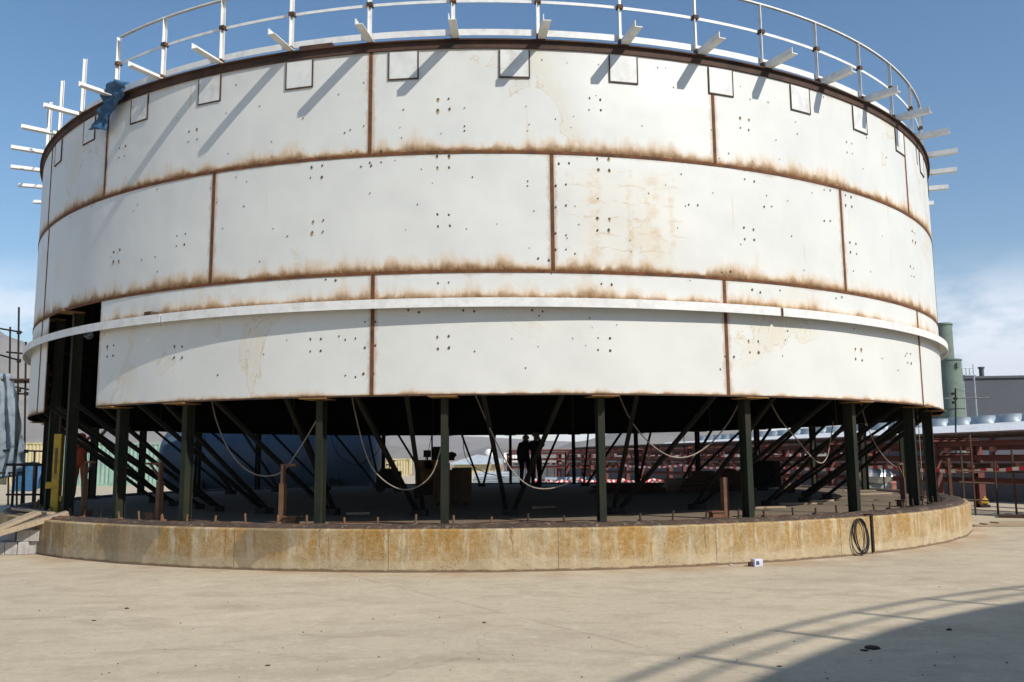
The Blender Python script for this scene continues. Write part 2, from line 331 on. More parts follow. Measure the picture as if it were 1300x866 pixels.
def curb_mat():
    t = NT('stained_curb_concrete'); uv = t.uv('arc'); x, y, _ = t.xyz(uv)
    n = t.noise(uv, 3.5, 9, .72)
    base = t.mix(t.rng(n, .35, .65), (0.46, 0.385, 0.255), (0.31, 0.245, 0.145))
    wa = t.n.new('ShaderNodeVectorMath'); wa.operation = 'ADD'; t.put(wa.inputs[0], uv)
    cx_ = t.n.new('ShaderNodeCombineXYZ'); t.put(cx_.inputs[0], t.math('MULTIPLY', t.math('SUBTRACT', t.noise(uv, 5, 4, .6), .5), .10)); t.l.new(cx_.outputs[0], wa.inputs[1]); wu = wa.outputs[0]
    st = t.noise(t.map(wu, (4.6, .30, 1)), 1, 8, .78)
    st2 = t.noise(t.map(uv, (.8, .2, 1)), 1, 3, .5)
    top = t.rng(y, .0, .42, .45, 1.0)
    mott = t.rng(t.noise(uv, 14, 6, .75), .30, .62, .45, 1.0)
    k = t.math('MULTIPLY', t.math('MULTIPLY', t.rng(st, .40, .53), mott), t.math('MULTIPLY', top, t.rng(st2, .36, .56, .45, 1)))
    c = t.mix(t.math('MULTIPLY', k, 1.0), base, (0.30, 0.16, 0.025))
    k2 = t.math('MULTIPLY', t.rng(t.noise(t.map(wu, (8, .6, 1), (5, 2, 0)), 1, 6, .75), .57, .66), top)
    c = t.mix(t.math('MULTIPLY', k2, .75), c, (0.14, 0.085, 0.035))
    k3 = t.math('MULTIPLY', t.rng(t.noise(t.map(wu, (5, .5, 1), (1, 9, 0)), 1, 6, .75), .56, .64), t.rng(n, .3, .6))
    c = t.mix(t.math('MULTIPLY', k3, .6), c, (0.52, 0.48, 0.39))
    lower = t.rng(t.math('ADD', y, t.math('MULTIPLY', t.noise(uv, .9, 4), .25)), .30, .27)
    c = t.mix(t.math('MULTIPLY', lower, .30), c, (0.46, 0.40, 0.29))
    wet = t.math('MULTIPLY', t.rng(t.noise(t.map(uv, (1, 1, 1), (1.3, 0, 0)), .55, 3, .5), .55, .57), t.rng(x, -2.2, -2.8))
    c = t.mix(t.math('MULTIPLY', wet, .55), c, (0.17, 0.14, 0.095))
    pits = t.rng(t.vor(t.map(wu, (1, .8, 1)), 38), .26, .12); pm = t.rng(t.noise(uv, 3.5, 6, .75), .44, .60)
    pk = t.math('MULTIPLY', pits, pm)
    c = t.mix(t.math('MULTIPLY', pk, .85), c, (0.085, 0.055, 0.03))
    big = t.math('MULTIPLY', t.rng(t.noise(uv, 9, 5, .7, .6), .66, .71), t.rng(t.noise(uv, 1.6, 3), .50, .6))
    c = t.mix(t.math('MULTIPLY', big, .8), c, (0.10, 0.06, 0.03))
    c = t.mix(t.rng(t.math('ADD', y, t.math('MULTIPLY', t.noise(uv, 6, 4), -.06)), .015, -.01), c, (0.15, 0.10, 0.06))
    # pour joints every 1.52 m
    fx = t.math('ABSOLUTE', t.math('SUBTRACT', t.math('FRACT', t.math('DIVIDE', t.math('ADD', x, 0.25), 2.27)), .5))
    jt = t.rng(fx, .0035, .0015)
    c = t.mix(t.math('MULTIPLY', jt, .75), c, (0.10, 0.075, 0.05))
    t.bump(t.math('SUBTRACT', t.noise(uv, 12, 6, .7), t.math('MULTIPLY', pk, 1.5)), .5, .02)
    return t.fin(c, .9)
M['curb'] = curb_mat()

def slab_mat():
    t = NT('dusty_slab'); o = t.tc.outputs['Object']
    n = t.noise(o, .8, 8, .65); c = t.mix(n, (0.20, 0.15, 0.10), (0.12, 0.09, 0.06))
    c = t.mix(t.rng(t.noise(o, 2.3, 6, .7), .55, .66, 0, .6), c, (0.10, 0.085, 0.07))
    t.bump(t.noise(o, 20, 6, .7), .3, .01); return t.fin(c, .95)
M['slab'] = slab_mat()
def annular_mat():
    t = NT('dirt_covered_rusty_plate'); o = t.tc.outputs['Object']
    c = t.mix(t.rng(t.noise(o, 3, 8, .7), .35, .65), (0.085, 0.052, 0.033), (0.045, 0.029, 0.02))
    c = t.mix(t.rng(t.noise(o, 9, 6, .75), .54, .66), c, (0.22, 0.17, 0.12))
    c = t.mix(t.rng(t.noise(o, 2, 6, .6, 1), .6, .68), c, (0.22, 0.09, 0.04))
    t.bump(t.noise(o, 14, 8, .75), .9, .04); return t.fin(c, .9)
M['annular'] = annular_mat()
def yard_mat():
    t = NT('yard_concrete'); o = t.tc.outputs['Object']
    big = t.noise(o, .22, 5, .6); md = t.noise(t.map(o, (1, 1.6, 1)), 1.1, 8, .65, .4); fn = t.noise(o, 18, 6, .7)
    c = t.mix(t.rng(big, .3, .7), (0.53, 0.445, 0.315), (0.46, 0.386, 0.275))
    c = t.mix(t.rng(md, .45, .66, 0, .6), c, (0.36, 0.29, 0.20))
    c = t.mix(t.rng(t.noise(t.map(o, (.8, 2.2, 1), (4, 3, 0)), .7, 9, .72, .8), .54, .66, 0, .45), c, (0.27, 0.22, 0.155))
    c = t.mix(t.rng(fn, .35, .75, 0, .30), c, (0.27, 0.24, 0.19))
    c = t.mix(t.rng(t.noise(t.map(o, (1, 1, 1), (8, 1, 0)), .5, 5, .6), .52, .7, 0, .5), c, (0.56, 0.475, 0.345))
    # dark specks of grit
    s = t.math('MULTIPLY', t.rng(t.vor(o, 5.5), .055, .03), t.rng(t.noise(o, .8, 3), .48, .6))
    c = t.mix(t.math('MULTIPLY', s, .6), c, (0.09, 0.075, 0.06))
    # an old pour joint running out from the foundation
    P1, P2 = ground_at(430, 727), ground_at(850, 830); L_ = (P2 - P1).length; nx_, ny_ = -(P2.y - P1.y) / L_, (P2.x - P1.x) / L_
    ox, oy, _ = t.xyz(o); wv_ = t.math('MULTIPLY', t.math('SUBTRACT', t.noise(o, 1.4, 5, .6), .5), .10)
    dl = t.math('ABSOLUTE', t.math('ADD', wv_, t.math('SUBTRACT', t.math('ADD', t.math('MULTIPLY', ox, nx_), t.math('MULTIPLY', oy, ny_)), P1.x * nx_ + P1.y * ny_)))
    c = t.mix(t.math('MULTIPLY', t.rng(dl, .035, .004), t.rng(t.noise(o, 1.8, 4), .35, .6, .1, .55)), c, (0.27, 0.20, 0.13))
    m2_ = t.noise(o, 4.5, 7, .72); c = t.mix(t.rng(m2_, .50, .66, 0, .45), c, (0.36, 0.30, 0.215)); c = t.mix(t.rng(m2_, .46, .34, 0, .4), c, (0.60, 0.52, 0.40))
    # hairline cracks
    wv = t.n.new('ShaderNodeVectorMath'); wv.operation = 'ADD'
    nz = t.n.new('ShaderNodeTexNoise'); nz.inputs['Scale'].default_value = .9; nz.inputs['Detail'].default_value = 5; t.put(nz.inputs['Vector'], o)
    sc = t.n.new('ShaderNodeVectorMath'); sc.operation = 'SCALE'; sc.inputs['Scale'].default_value = 1.3; t.l.new(nz.outputs['Color'], sc.inputs[0])
    t.put(wv.inputs[0], o); t.l.new(sc.outputs[0], wv.inputs[1])
    ck = t.math('MULTIPLY', t.rng(t.vor(wv.outputs[0], .16, 'DISTANCE_TO_EDGE'), .0035, .0008), t.rng(t.noise(o, .35, 3), .44, .56))
    c = t.mix(t.math('MULTIPLY', ck, .22), c, (0.14, 0.11, 0.08))
    # rust washed off the foundation
    ln = t.n.new('ShaderNodeVectorMath'); ln.operation = 'LENGTH'; t.put(ln.inputs[0], o)
    rs = t.math('MULTIPLY', t.rng(ln.outputs['Value'], 11.7, 10.85), t.rng(t.noise(o, 1.0, 6, .65), .38, .66))
    c = t.mix(t.math('MULTIPLY', rs, .75), c, (0.33, 0.20, 0.10))
    gr = t.noise(o, 70, 4, .7); c = t.mix(t.rng(gr, .4, .75, 0, .35), c, (0.30, 0.24, 0.17))
    tr = t.rng(t.noise(t.map(o, (.55, 3.8, 1), (3, 1, 0)), 2.2, 7, .7, .5), .60, .70)
    c = t.mix(t.math('MULTIPLY', tr, .35), c, (0.33, 0.27, 0.19))
    t.bump(t.math('ADD', t.math('MULTIPLY', fn, .5), t.math('ADD', md, t.math('MULTIPLY', gr, .3))), .45, .025)
    return t.fin(c, .92)
M['yard'] = yard_mat()
def desert_mat(name, a, b, s):
    t = NT(name); o = t.tc.outputs['Object']
    c = t.mix(t.rng(t.noise(o, s, 10, .65), .35, .65), a, b)
    c = t.mix(t.rng(t.noise(o, s * 9, 6, .7), .5, .7, 0, .5), c, tuple(v * .7 for v in b))
    t.bump(t.noise(o, s * 5, 8, .7), .6, 1.0 / s * .05); return t.fin(c, .95)
M['desert'] = desert_mat('dry_ground', (0.34, 0.27, 0.19), (0.26, 0.205, 0.145), .03)
M['hill'] = desert_mat('bare_hill', (0.235, 0.205, 0.175), (0.165, 0.145, 0.125), .006)  # base colour greyed so it carries part of the distance haze
M['hill_far'] = desert_mat('far_bare_mountain', (0.26, 0.21, 0.17), (0.18, 0.15, 0.125), .0015)

# ------------------------------------------------------------------ terrain
def sheet(name, mat, x0, x1, y0, y1, z, n=1):
    b = MB(); vs = []; fs = []
    for j in range(n + 1):
        for i in range(n + 1): vs.append((x0 + (x1 - x0) * i / n, y0 + (y1 - y0) * j / n, z))
    for j in range(n):
        for i in range(n): a = j * (n + 1) + i; fs.append((a, a + 1, a + n + 2, a + n + 1))
    b.add(vs, fs); return tag(b.build(name, mat), kind='structure')
sheet('ground', M['desert'], -6500, 6500, -2500, 7000, -0.05)
sheet('concrete_yard', M['yard'], -45, 60, -60, 62, 0.0)

def ridge(name, mat, Y, prof, depth, rough, seed, nx=150, ny=26):
    # prof: list of (photo x, photo y of the crest); built as a solid ridge with its own relief
    pts = [at(px, py, Y) for px, py in prof]
    xs = [p.x for p in pts]; zs = [p.z for p in pts]
    def crest(x):
        if x <= xs[0]: return zs[0]
        for i in range(len(xs) - 1):
            if x <= xs[i + 1]:
                k = (x - xs[i]) / (xs[i + 1] - xs[i]); k = k * k * (3 - 2 * k); return zs[i] + (zs[i + 1] - zs[i]) * k
        return zs[-1]
    vs = []; fs = []
    for j in range(ny + 1):
        v = j / ny
        for i in range(nx + 1):
            x = xs[0] + (xs[-1] - xs[0]) * i / nx
            h = math.sin(PI * min(1, v / .62) / 2) if v < .62 else math.cos(PI / 2 * (v - .62) / .38)
            y = Y - depth * .62 + depth * v
            q = Vector((x / depth * 2.2, y / depth * 2.2, seed))
            k = mnoise.fractal(q * 1.5, 1.0, 2.1, 6)
            rid = 1 - abs(mnoise.noise(Vector((x / depth * 5 + k * .6, v * 1.2, seed))))
            z = crest(x) * h * (1 - .28 * rough * (1 - h)) + crest(x) * rough * .16 * k + crest(x) * .22 * rough * (rid - .75) * h * (1.2 - h)
            vs.append((x, y, max(z, -6) if 0 < j < ny else -8))
    for j in range(ny):
        for i in range(nx): a = j * (nx + 1) + i; fs.append((a, a + 1, a + nx + 2, a + nx + 1))
    b = MB(); b.add(vs, fs); return tag(b.build(name, mat, smooth='all'), kind='structure')
ridge('far_mountains', M['hill_far'], 4700, [(-900, 520), (-300, 470), (0, 470), (250, 540), (450, 545), (560, 553), (640, 556), (760, 562), (900, 556), (1100, 560), (1400, 560), (1900, 545)], 1400, .6, 3.3)
ridge('left_mountain', M['hill'], 2600, [(-900, 470), (-420, 420), (-150, 395), (-40, 408), (12, 422), (50, 452), (110, 500), (210, 538), (330, 556), (480, 560), (560, 570), (620, 582)], 1200, .9, 8.1, 190, 34)
ridge('near_tan_hill', M['hill'], 1500, [(380, 578), (470, 566), (540, 570), (590, 574), (640, 565), (680, 569), (705, 573), (760, 583)], 500, .7, 5.2, 120, 20)
ridge('right_hill', M['hill'], 2000, [(650, 583), (700, 569), (735, 560), (790, 548), (880, 543), (1000, 548), (1120, 556), (1250, 566), (1500, 580)], 900, .7, 12.4, 140, 24)

# ------------------------------------------------------------------ the tank
RT = 10.5; ZA, ZB, ZC, ZD = 2.386, 4.146, 5.910, 7.50; W_AZ = 28.75
M_PER = RT * PI / 180
tank = thing('storage_tank', 'large round white steel tank with rust streaks, raised on dark columns above its base', 'tank', (0, 0, 0))

def plate(a0, a1, z0, z1, full_w=None, name='shell_plate'):
    th = 0.012; n = max(2, int((a1 - a0) / 0.75)); nz = 6
    vs = []; fs = []; uv = {}
    def idx(side, i, j): return side * (n + 1) * (nz + 1) + j * (n + 1) + i
    for side, rr in ((0, RT), (1, RT - th)):
        for j in range(nz + 1):
            for i in range(n + 1):
                a = a0 + (a1 - a0) * i / n; z = z0 + (z1 - z0) * j / nz
                dr = 0.010 * mnoise.noise(Vector((a * .12, z * .8, 1.7))) * math.sin(PI * i / n) * math.sin(PI * j / nz) * 1.5
                vs.append(pol(a, rr + dr, z))
    for j in range(nz):
        for i in range(n):
            fs.append((idx(0,i,j), idx(0,i+1,j), idx(0,i+1,j+1), idx(0,i,j+1)))
            fs.append((idx(1,i,j), idx(1,i,j+1), idx(1,i+1,j+1), idx(1,i+1,j)))
    for i in range(n):
        fs.append((idx(0,i,0), idx(1,i,0), idx(1,i+1,0), idx(0,i+1,0))); fs.append((idx(0,i,nz), idx(0,i+1,nz), idx(1,i+1,nz), idx(1,i,nz)))
    for j in range(nz):
        fs.append((idx(0,0,j), idx(0,0,j+1), idx(1,0,j+1), idx(1,0,j))); fs.append((idx(0,n,j), idx(1,n,j), idx(1,n,j+1), idx(0,n,j+1)))
    me = bpy.data.meshes.new(name); me.from_pydata([tuple(v) for v in vs], [], fs)
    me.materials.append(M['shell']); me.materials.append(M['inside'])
    l1 = me.uv_layers.new(name='arc'); l2 = me.uv_layers.new(name='local'); l3 = me.uv_layers.new(name='height')
    per = (n + 1) * (nz + 1)
    for p in me.polygons:
        inner = all(v >= per for v in p.vertices); p.use_smooth = True
        p.material_index = 1 if inner else 0
        for li in p.loop_indices:
            v = me.loops[li].vertex_index % per; i = v % (n + 1); j = v // (n + 1)
            a = (a0 + (a1 - a0) * i / n); z = z0 + (z1 - z0) * j / nz
            l1.data[li].uv = (a * M_PER, z); l2.data[li].uv = ((a - a0) * M_PER, (a1 - a) * M_PER); l3.data[li].uv = (z - z0, z1 - z)
    me.set_sharp_from_angle(angle=R_(40)); me.update()
    o = bpy.data.objects.new(name, me); col.objects.link(o); o.parent = tank; return o
G = 0.12   # half a weld gap, degrees
plates = {}
def course(z0, z1, start, skip=()):
    out = []; k = 0; a = start
    while a < start + 360 - 1:
        b = min(a + W_AZ, start + 360)
        if b - a < 6: break
        out.append((a, b)); a = b; k += 1
    if a < start + 359.9: out[-1] = (out[-1][0], start + 360)
    return out
seamsH = []
def wrap(a): return (a + 180) % 360 - 180
tops = course(ZC, ZD, -38.4); mids = course(ZB, ZC, -52.6); lows = course(ZA, ZB, -38.0)
plate_list = []
for cs, z0, z1 in ((tops, ZC + .012, ZD), (mids, ZB + .012, ZC - .012), (lows, ZA, ZB - .012)):
    for a, b in cs:
        if cs is lows and wrap(b) > -53 and wrap(b) < -37.5: continue
        plate_list.append((plate(a + G, b - G, z0, z1), a, b, z0, z1))
# what is left of the lower course beyond the opening
low_gap = (-50.8, -38.0)
rem0 = [b for a, b in lows if b < 312][-1]
plate_list.append((plate(rem0 + G, 360 - 50.3, ZA, ZB - .012), rem0, 360 - 50.3, ZA, ZB - .012))

# weld seams
def vseam(a, z0, z1, w=.050): 
    d = w / 2 / M_PER; b = MB(); b.arcbox(a - d, a + d, RT - .004, RT + .007, z0, z1); return b.build('vertical_weld', M['seam'], tank)
for cs, z0, z1 in ((tops, ZC + .03, ZD - .02), (mids, ZB + .03, ZC - .03), (lows, ZA + .01, ZB - .03)):
    for a, b in cs:
        if cs is lows and abs(wrap(a) + 38) < 2: continue
        vseam(wrap(a), z0, z1)
def hseam(z, w, a0=-180, a1=180):
    b = MB(); b.arcbox(a0, a1, RT - .006, RT + .010, z - w / 2, z + w / 2, 1.0); return b.build('horizontal_weld', M['seam'], tank, smooth=True)
hseam(ZC, .042); hseam(ZB, .042, -180, 180)
b = MB(); b.arcbox(-37.9, 309, RT - .006, RT + .005, ZA - .012, ZA + .010, 1.0); b.build('bottom_edge', M['rust_dark'], tank)
# curb angle at the top
b = MB(); b.arcbox(-180, 180, RT + .0, RT + .025, ZD - .005, ZD + .105, 1.0); b.arcbox(-180, 180, RT - .10, RT + .07, ZD + .105, ZD + .125, 1.0)
b.build('top_ring', M['rust_dark'], tank, smooth=True)
# roof, kept below the rail as on a cone roof
b = MB(); vs = [pol(i * 5, RT - .02, ZD + .06) for i in range(72)] + [Vector((0, 0, ZD + .75))]
vs2 = [v - Vector((0, 0, .02)) for v in vs]
b.add(vs, [(i, (i + 1) % 72, 72) for i in range(72)]); b.add(vs2, [((i + 1) % 72, i, 72) for i in range(72)])
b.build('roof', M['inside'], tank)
# roof rafters seen from below
b = MB()
for i in range(26):
    a = i * 360 / 26 + 4; b.bar(pol(a, RT - .15, ZD - .02), pol(a, .6, ZD + .62), .08, .16)
b.build('rafters', M['black'], tank)

# lower white ring, in pieces with small gaps
RING = (3.605, 3.735); RG = on_cyl(992, 390, RT + .15)[0]
for a0, a1 in ((-28.25, RG - .15), (RG + .15, 96), (96.3, 208), (208.3, 304), (-55.7, -28.4)):
    b = MB()
    if a0 == -28.6: pass
    b.arcbox(a0, a1, RT + .150, RT + .160, RING[0], RING[1], 1.0)
    b.arcbox(a0, a1, RT + .002, RT + .150, RING[1] - .014, RING[1] - .002, 1.0)
    b.build('stiffening_ring', M['white_steel'], tank, smooth=True)
b = MB(); b.arcbox(-30.3, -29.5, RT + .01, RT + .16, RING[1] + .003, RING[1] + .06); b.build('ring_clip', M['rust_dark'], tank)
b = MB(); b.arcbox(RG - .3, RG + .3, RT + .10, RT + .14, RING[0] + .01, RING[1] - .01); b.build('ring_clip', M['rust_orange'], tank)
b = MB(); b.arcbox(-28.5, -28.1, RT + .13, RT + .148, RING[0] + .01, RING[1] - .01); b.build('ring_clip', M['silver'], tank)

# brackets on the rim
STEP = 6.92
azs = [-9.62 + STEP * k for k in range(-26, 26)]
for a in azs:
    b = MB(); up_ = (0, 0, 1); w = .115; tk = .012
    p = pol(a, RT + .02, ZD + .135); q = pol(a, RT + .62, ZD + .135)
    b.prof(p, q, [(-w/2, -tk/2), (w/2, -tk/2), (w/2, tk/2 + .085), (w/2 - tk, tk/2 + .085), (w/2 - tk, tk/2), (-w/2, tk/2)])
    b.build('bracket', M['white_steel'], tank)
# railing: posts, two rails and a kick board, with sub-parts
rail = empty('guard_rail', (0, 0, 0)); rail.parent = tank
RR = RT - .03
for a in azs:
    b = MB(); pa = a - .25
    b.angle(pol(pa, RR, ZD + .13), pol(pa, RR, ZD + 1.25), .055, .01, upv=pol(pa, 1, 0))
    b.build('post', M['white_steel'], rail)
    if -38 < wrap(a) < 100: d = MB(); d.arcbox(pa - .24, pa + .24, RR - .06, RR + .035, ZD + .74, ZD + .80); d.build('rail_clamp', M['rust'] if int(a * 10) % 3 else M['rust_dark'], rail)
    c = MB(); c.arcbox(pa - .16, pa + .16, RR - .04, RR + .05, ZD + .127, ZD + .24); c.build('post_foot', M['rust'], rail)
R0, R1 = -37.3, 300
b = MB(); b.arcbox(R0, R1, RR - .02, RR + .025, ZD + 1.225, ZD + 1.25, 1.0); b.build('top_rail', M['white_steel'], rail, smooth=True)
b = MB(); b.arcbox(R0, R1, RR - .045, RR - .035, ZD + .755, ZD + .80, 1.0); b.build('middle_rail', M['white_steel'], rail, smooth=True)
b = MB(); b.arcbox(-62, R1, RR - .055, RR - .045, ZD + .24, ZD + .34, 1.0); b.build('kick_board', M['white_steel'], rail, smooth=True)

# reinforcing pads under the rim: a raised pad inside a rusty fillet
for k, a in enumerate([-50.5, -42.0, -33.4, -24.7, -15.85, -6.95, 2.0, 11.0, 19.95, 28.8, 37.6, 46.4, 55.2, 64]):
    h = 1.14; b = MB(); b.arcbox(a - h, a + h, RT, RT + .014, 7.06, ZD - .03, .6); pd = b.build('pad_plate', M['pad'], tank, smooth=True)
    c = MB(); w = .10
    c.arcbox(a - h - w, a - h, RT, RT + .018, 7.04, ZD - .03); c.arcbox(a + h, a + h + w, RT, RT + .018, 7.04, ZD - .03); c.arcbox(a - h, a + h, RT, RT + .017, 7.04, 7.06, .6)
    wl_ = c.build('pad_weld', M['pad_weld'], pd)

# scars left by erection clips: small burnt spots in pairs and squares, one mesh on each plate
scar_t = NT('clip_scars'); M['scar'] = scar_t.fin((0.075, 0.048, 0.032), .85); M['halo'] = NT('scar_halo').fin((0.40, 0.29, 0.15), .8)
def scar(b, az, z, s=.022, tall=1.3):
    s *= .62; n = 8; c = pol(az, RT + .0025, z); a = R_(az); tx = Vector((math.cos(a), math.sin(a), 0))
    o = [c + tx * (s * random.uniform(.75, 1.2) * math.cos(2*PI*k/n)) + Vector((0, 0, s * tall * random.uniform(.75, 1.25) * math.sin(2*PI*k/n))) for k in range(n)]
    nrm = pol(az, .004, 0)
    b.add(o + [v + nrm for v in o], [tuple(range(n, 2*n))] + [(k, (k+1)%n, n+(k+1)%n, n+k) for k in range(n)])
clusters4 = [(563,132),(755,133),(945,157),(1078,188),(245,172),(155,193),(563,205),(563,280),(766,208),(766,285),(951,222),(951,297),(1077,255),(1083,315),(402,218),(404,287),(230,305),(148,325),(563,435),(767,437),(401,438),(226,447),(957,440),(1090,450),(1154,455),(477,200),(1158,345),(1160,300),(140,445)]
clusters2 = [(563,358),(770,360),(475,362),(420,355),(960,370),(1065,378),(465,210),(716,208),(712,235),(712,262),(712,298),(712,318),(690,330),(525,395),(595,395),(682,395),(880,260),(975,262),(1050,242),(1050,280),(900,350),(922,345),(470,410),(470,440),(468,475),(922,402),(926,452),(920,470),(445,478),(445,430)]
singles = [(462,105),(462,160),(445,165),(446,192),(590,160),(590,166),(672,158),(670,166),(728,148),(725,162),(815,160),(668,135),(590,137),(508,162),(510,175),(640,75),(688,76),(720,80),(835,86),(845,86),(760,82),(1010,155),(1012,170),(1100,175),(905,135),(905,155),(903,165),(515,292),(592,291),(470,245),(530,260),(535,215),(600,225),(670,230),(672,315),(678,268),(730,262),(735,285),(730,322),(800,305),(845,235),(860,290),(870,262),(905,245),(1000,255),(1005,300),(300,225),(310,262),(365,300),(330,332),(283,290),(200,240),(175,260),(180,330),(200,345),(170,120),(300,108),(385,150),(430,120),(330,135),(345,180),(290,195),(225,150),(650,430),(727,430),(455,540),(335,450),(1000,420),(1120,455),(1140,470),(1105,345),(1120,300),(1125,200),(985,178),(955,205),(940,110),(975,130)]
by_plate = {}; halo = {}
def put_scar(px, py, kind):
    az, z = on_cyl(px, py, RT)
    for i, (o, a, b_, z0, z1) in enumerate(plate_list):
        am = (a + b_) / 2
        if abs(wrap(az - am)) < (b_ - a) / 2 - .15 and z0 + .02 < z < z1 - .02:
            mb = by_plate.setdefault(i, MB()); d = .085 / M_PER; hb_ = halo.setdefault(i, MB())
            def halo_at(a_, z_, s_):
                c_ = pol(a_, RT + .0018, z_ - s_ * random.uniform(.1, .8)); tx = Vector((math.cos(R_(a_)), math.sin(R_(a_)), 0)); n_ = 10; st_ = random.uniform(1.0, 2.6)
                o_ = [c_ + tx * (s_ * random.uniform(.8, 1.2) * math.cos(2*PI*k/n_)) + Vector((0, 0, s_ * (st_ if k > 5 else 1.0) * math.sin(2*PI*k/n_))) for k in range(n_)]
                hb_.add(o_, [tuple(range(n_))])
            if kind == 4:
                for sx in (-1, 1):
                    for sz in (-1, 1):
                        aa, zz = az + sx * d * random.uniform(.9, 1.1), z + sz * .085 + random.uniform(-.01, .01); scar(mb, aa, zz, random.uniform(.016, .030))
                        if random.random() < .6: halo_at(aa, zz, random.uniform(.014, .026))
            elif kind == 2:
                for sx in (-1, 1): scar(mb, az + sx * d * .9, z + random.uniform(-.02, .02), random.uniform(.016, .027))
            else: scar(mb, az, z, random.uniform(.010, .018))
            return
for c in clusters4: put_scar(*c, 4)
for c in clusters2: put_scar(*c, 2)
for c in singles: put_scar(*c, 1)
for k in range(70):
    px, py = random.uniform(70, 1170), random.uniform(70, 498); put_scar(px, py, 1)
import bmesh
for i, mb in by_plate.items():            # the scars are marks on the plate: they go into its own mesh
    me = plate_list[i][0].data; me.materials.append(M['scar']); bm = bmesh.new(); bm.from_mesh(me)
    vv = [bm.verts.new(v) for v in mb.v]
    for f in mb.f:
        ff = bm.faces.new([vv[q] for q in f]); ff.material_index = 2; ff.normal_update()
    if i in halo:
        me.materials.append(M['halo']); vv = [bm.verts.new(v) for v in halo[i].v]
        for f in halo[i].f: ff = bm.faces.new([vv[q] for q in f]); ff.material_index = 3
    bm.to_mesh(me); bm.free()

# ------------------------------------------------------------------ foundation
TOP = .562; RF = 10.835
found = thing('tank_foundation', 'round rust streaked concrete base with low curb wall under the white tank', 'foundation')
NFC = 47
def ringface(name, mat, prof, parent, n=NFC, uvm=None, sub=8, jitter=0.0):
    # prof list of (r, z) swept round; facets as left by straight form boards
    me = bpy.data.meshes.new(name); vs = []; fs = []; uvs = []
    N = n * sub
    for k in range(N):
        a = k * 360 / N; ph = (a % (360 / n)) - 180 / n
        f = math.cos(R_(180 / n)) / math.cos(R_(ph))
        f = 1 + (f - math.cos(R_(180 / n))) * 1.0
        for (r, z) in prof:
            jr = jitter * mnoise.fractal(Vector((a * 1.3, r * 3, z * 5)), 1, 2, 3) if r > 10 else 0
            vs.append(pol(a, r * f if r > 10.7 else r, z + (jr if z > .5 else 0)))
    m_ = len(prof)
    for k in range(N):
        j = (k + 1) % N
        for i in range(m_ - 1): fs.append((k*m_+i, j*m_+i, j*m_+i+1, k*m_+i+1))
    me.from_pydata([tuple(v) for v in vs], [], fs); me.materials.append(mat)
    l = me.uv_layers.new(name='arc')
    for p in me.polygons:
        k = p.index // (m_ - 1)
        for li in p.loop_indices:
            v = me.loops[li].vertex_index; kk = v // m_
            if kk == 0 and k == N - 1: kk = N
            a = kk * 360 / N
            if a > 180 or (a == 180 and k >= N / 2): a -= 360
            l.data[li].uv = (a * RF * PI / 180, prof[v % m_][1])
    o = bpy.data.objects.new(name, me); col.objects.link(o); o.parent = parent; return o
ringface('curb_wall', M['curb'], [(RF + .012, -.05), (RF, .02), (RF, TOP - .02), (RF - .012, TOP - .003), (RF - .045, TOP + .002), (RF - .20, TOP + .002)], found, jitter=.004)
b = MB(); n = 120; rings = [10.70, 9, 7, 4, 1.5]; vs = [pol(i * 3, r, TOP - .004 + .006 * mnoise.noise(Vector((r, i * .4, 0)))) for r in rings for i in range(n)] + [Vector((0, 0, TOP))]
fs = [(j*n+i, j*n+(i+1)%n, (j+1)*n+(i+1)%n, (j+1)*n+i) for j in range(len(rings)-1) for i in range(n)] + [((len(rings)-1)*n+i, (len(rings)-1)*n+(i+1)%n, len(rings)*n) for i in range(n)]
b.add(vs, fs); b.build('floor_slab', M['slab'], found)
# dirt covered steel ring along the edge
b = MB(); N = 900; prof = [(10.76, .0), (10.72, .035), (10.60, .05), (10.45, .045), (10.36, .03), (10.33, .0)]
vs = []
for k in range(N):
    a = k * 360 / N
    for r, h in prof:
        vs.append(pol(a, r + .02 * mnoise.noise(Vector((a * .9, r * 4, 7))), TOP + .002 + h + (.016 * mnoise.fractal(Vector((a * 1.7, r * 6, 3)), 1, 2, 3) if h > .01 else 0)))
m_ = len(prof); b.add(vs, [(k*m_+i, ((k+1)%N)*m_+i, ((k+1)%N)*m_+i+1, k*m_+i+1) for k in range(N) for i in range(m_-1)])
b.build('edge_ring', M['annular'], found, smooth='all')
for k in range(-27, 28):
    a = k * 2.95 + random.uniform(-.25, .25); lean = random.uniform(-.03, .03); p = pol(a, 10.27, TOP)
    b = MB(); b.cyl(p, p + Vector((lean, 0, random.uniform(.12, .17))), .016, 8); b.cyl(p, p + Vector((0, 0, .035)), .038, 6)
    if k % 2 == 0 and abs(k) < 26: b.bar(p + pol(a, .09, .02), p + pol(a, -.05, .04), .05, .02)
    b.build('anchor_bolt', M['rust_orange'] if a < 0 else M['rust_dark'], found)
# loose reinforcing rods lying on the slab edge
b = MB()
for a0, a1, r0, r1 in ((-14, -4, 9.9, 10.2), (-2, 5, 10.0, 10.22), (5, 9.5, 9.9, 10.25), (19, 27, 10.0, 10.15), (-30, -22, 10.1, 10.25)):
    b.tube([pol(a0, r0, TOP + .02), pol((a0 + a1) / 2, (r0 + r1) / 2 + .05, TOP + .05), pol(a1, r1, TOP + .03)], .009, 6)
tag(b.build('steel_rod', M['rust']), 'thin rusty rods lying loose along the front edge of the round base', 'rods', kind='stuff')

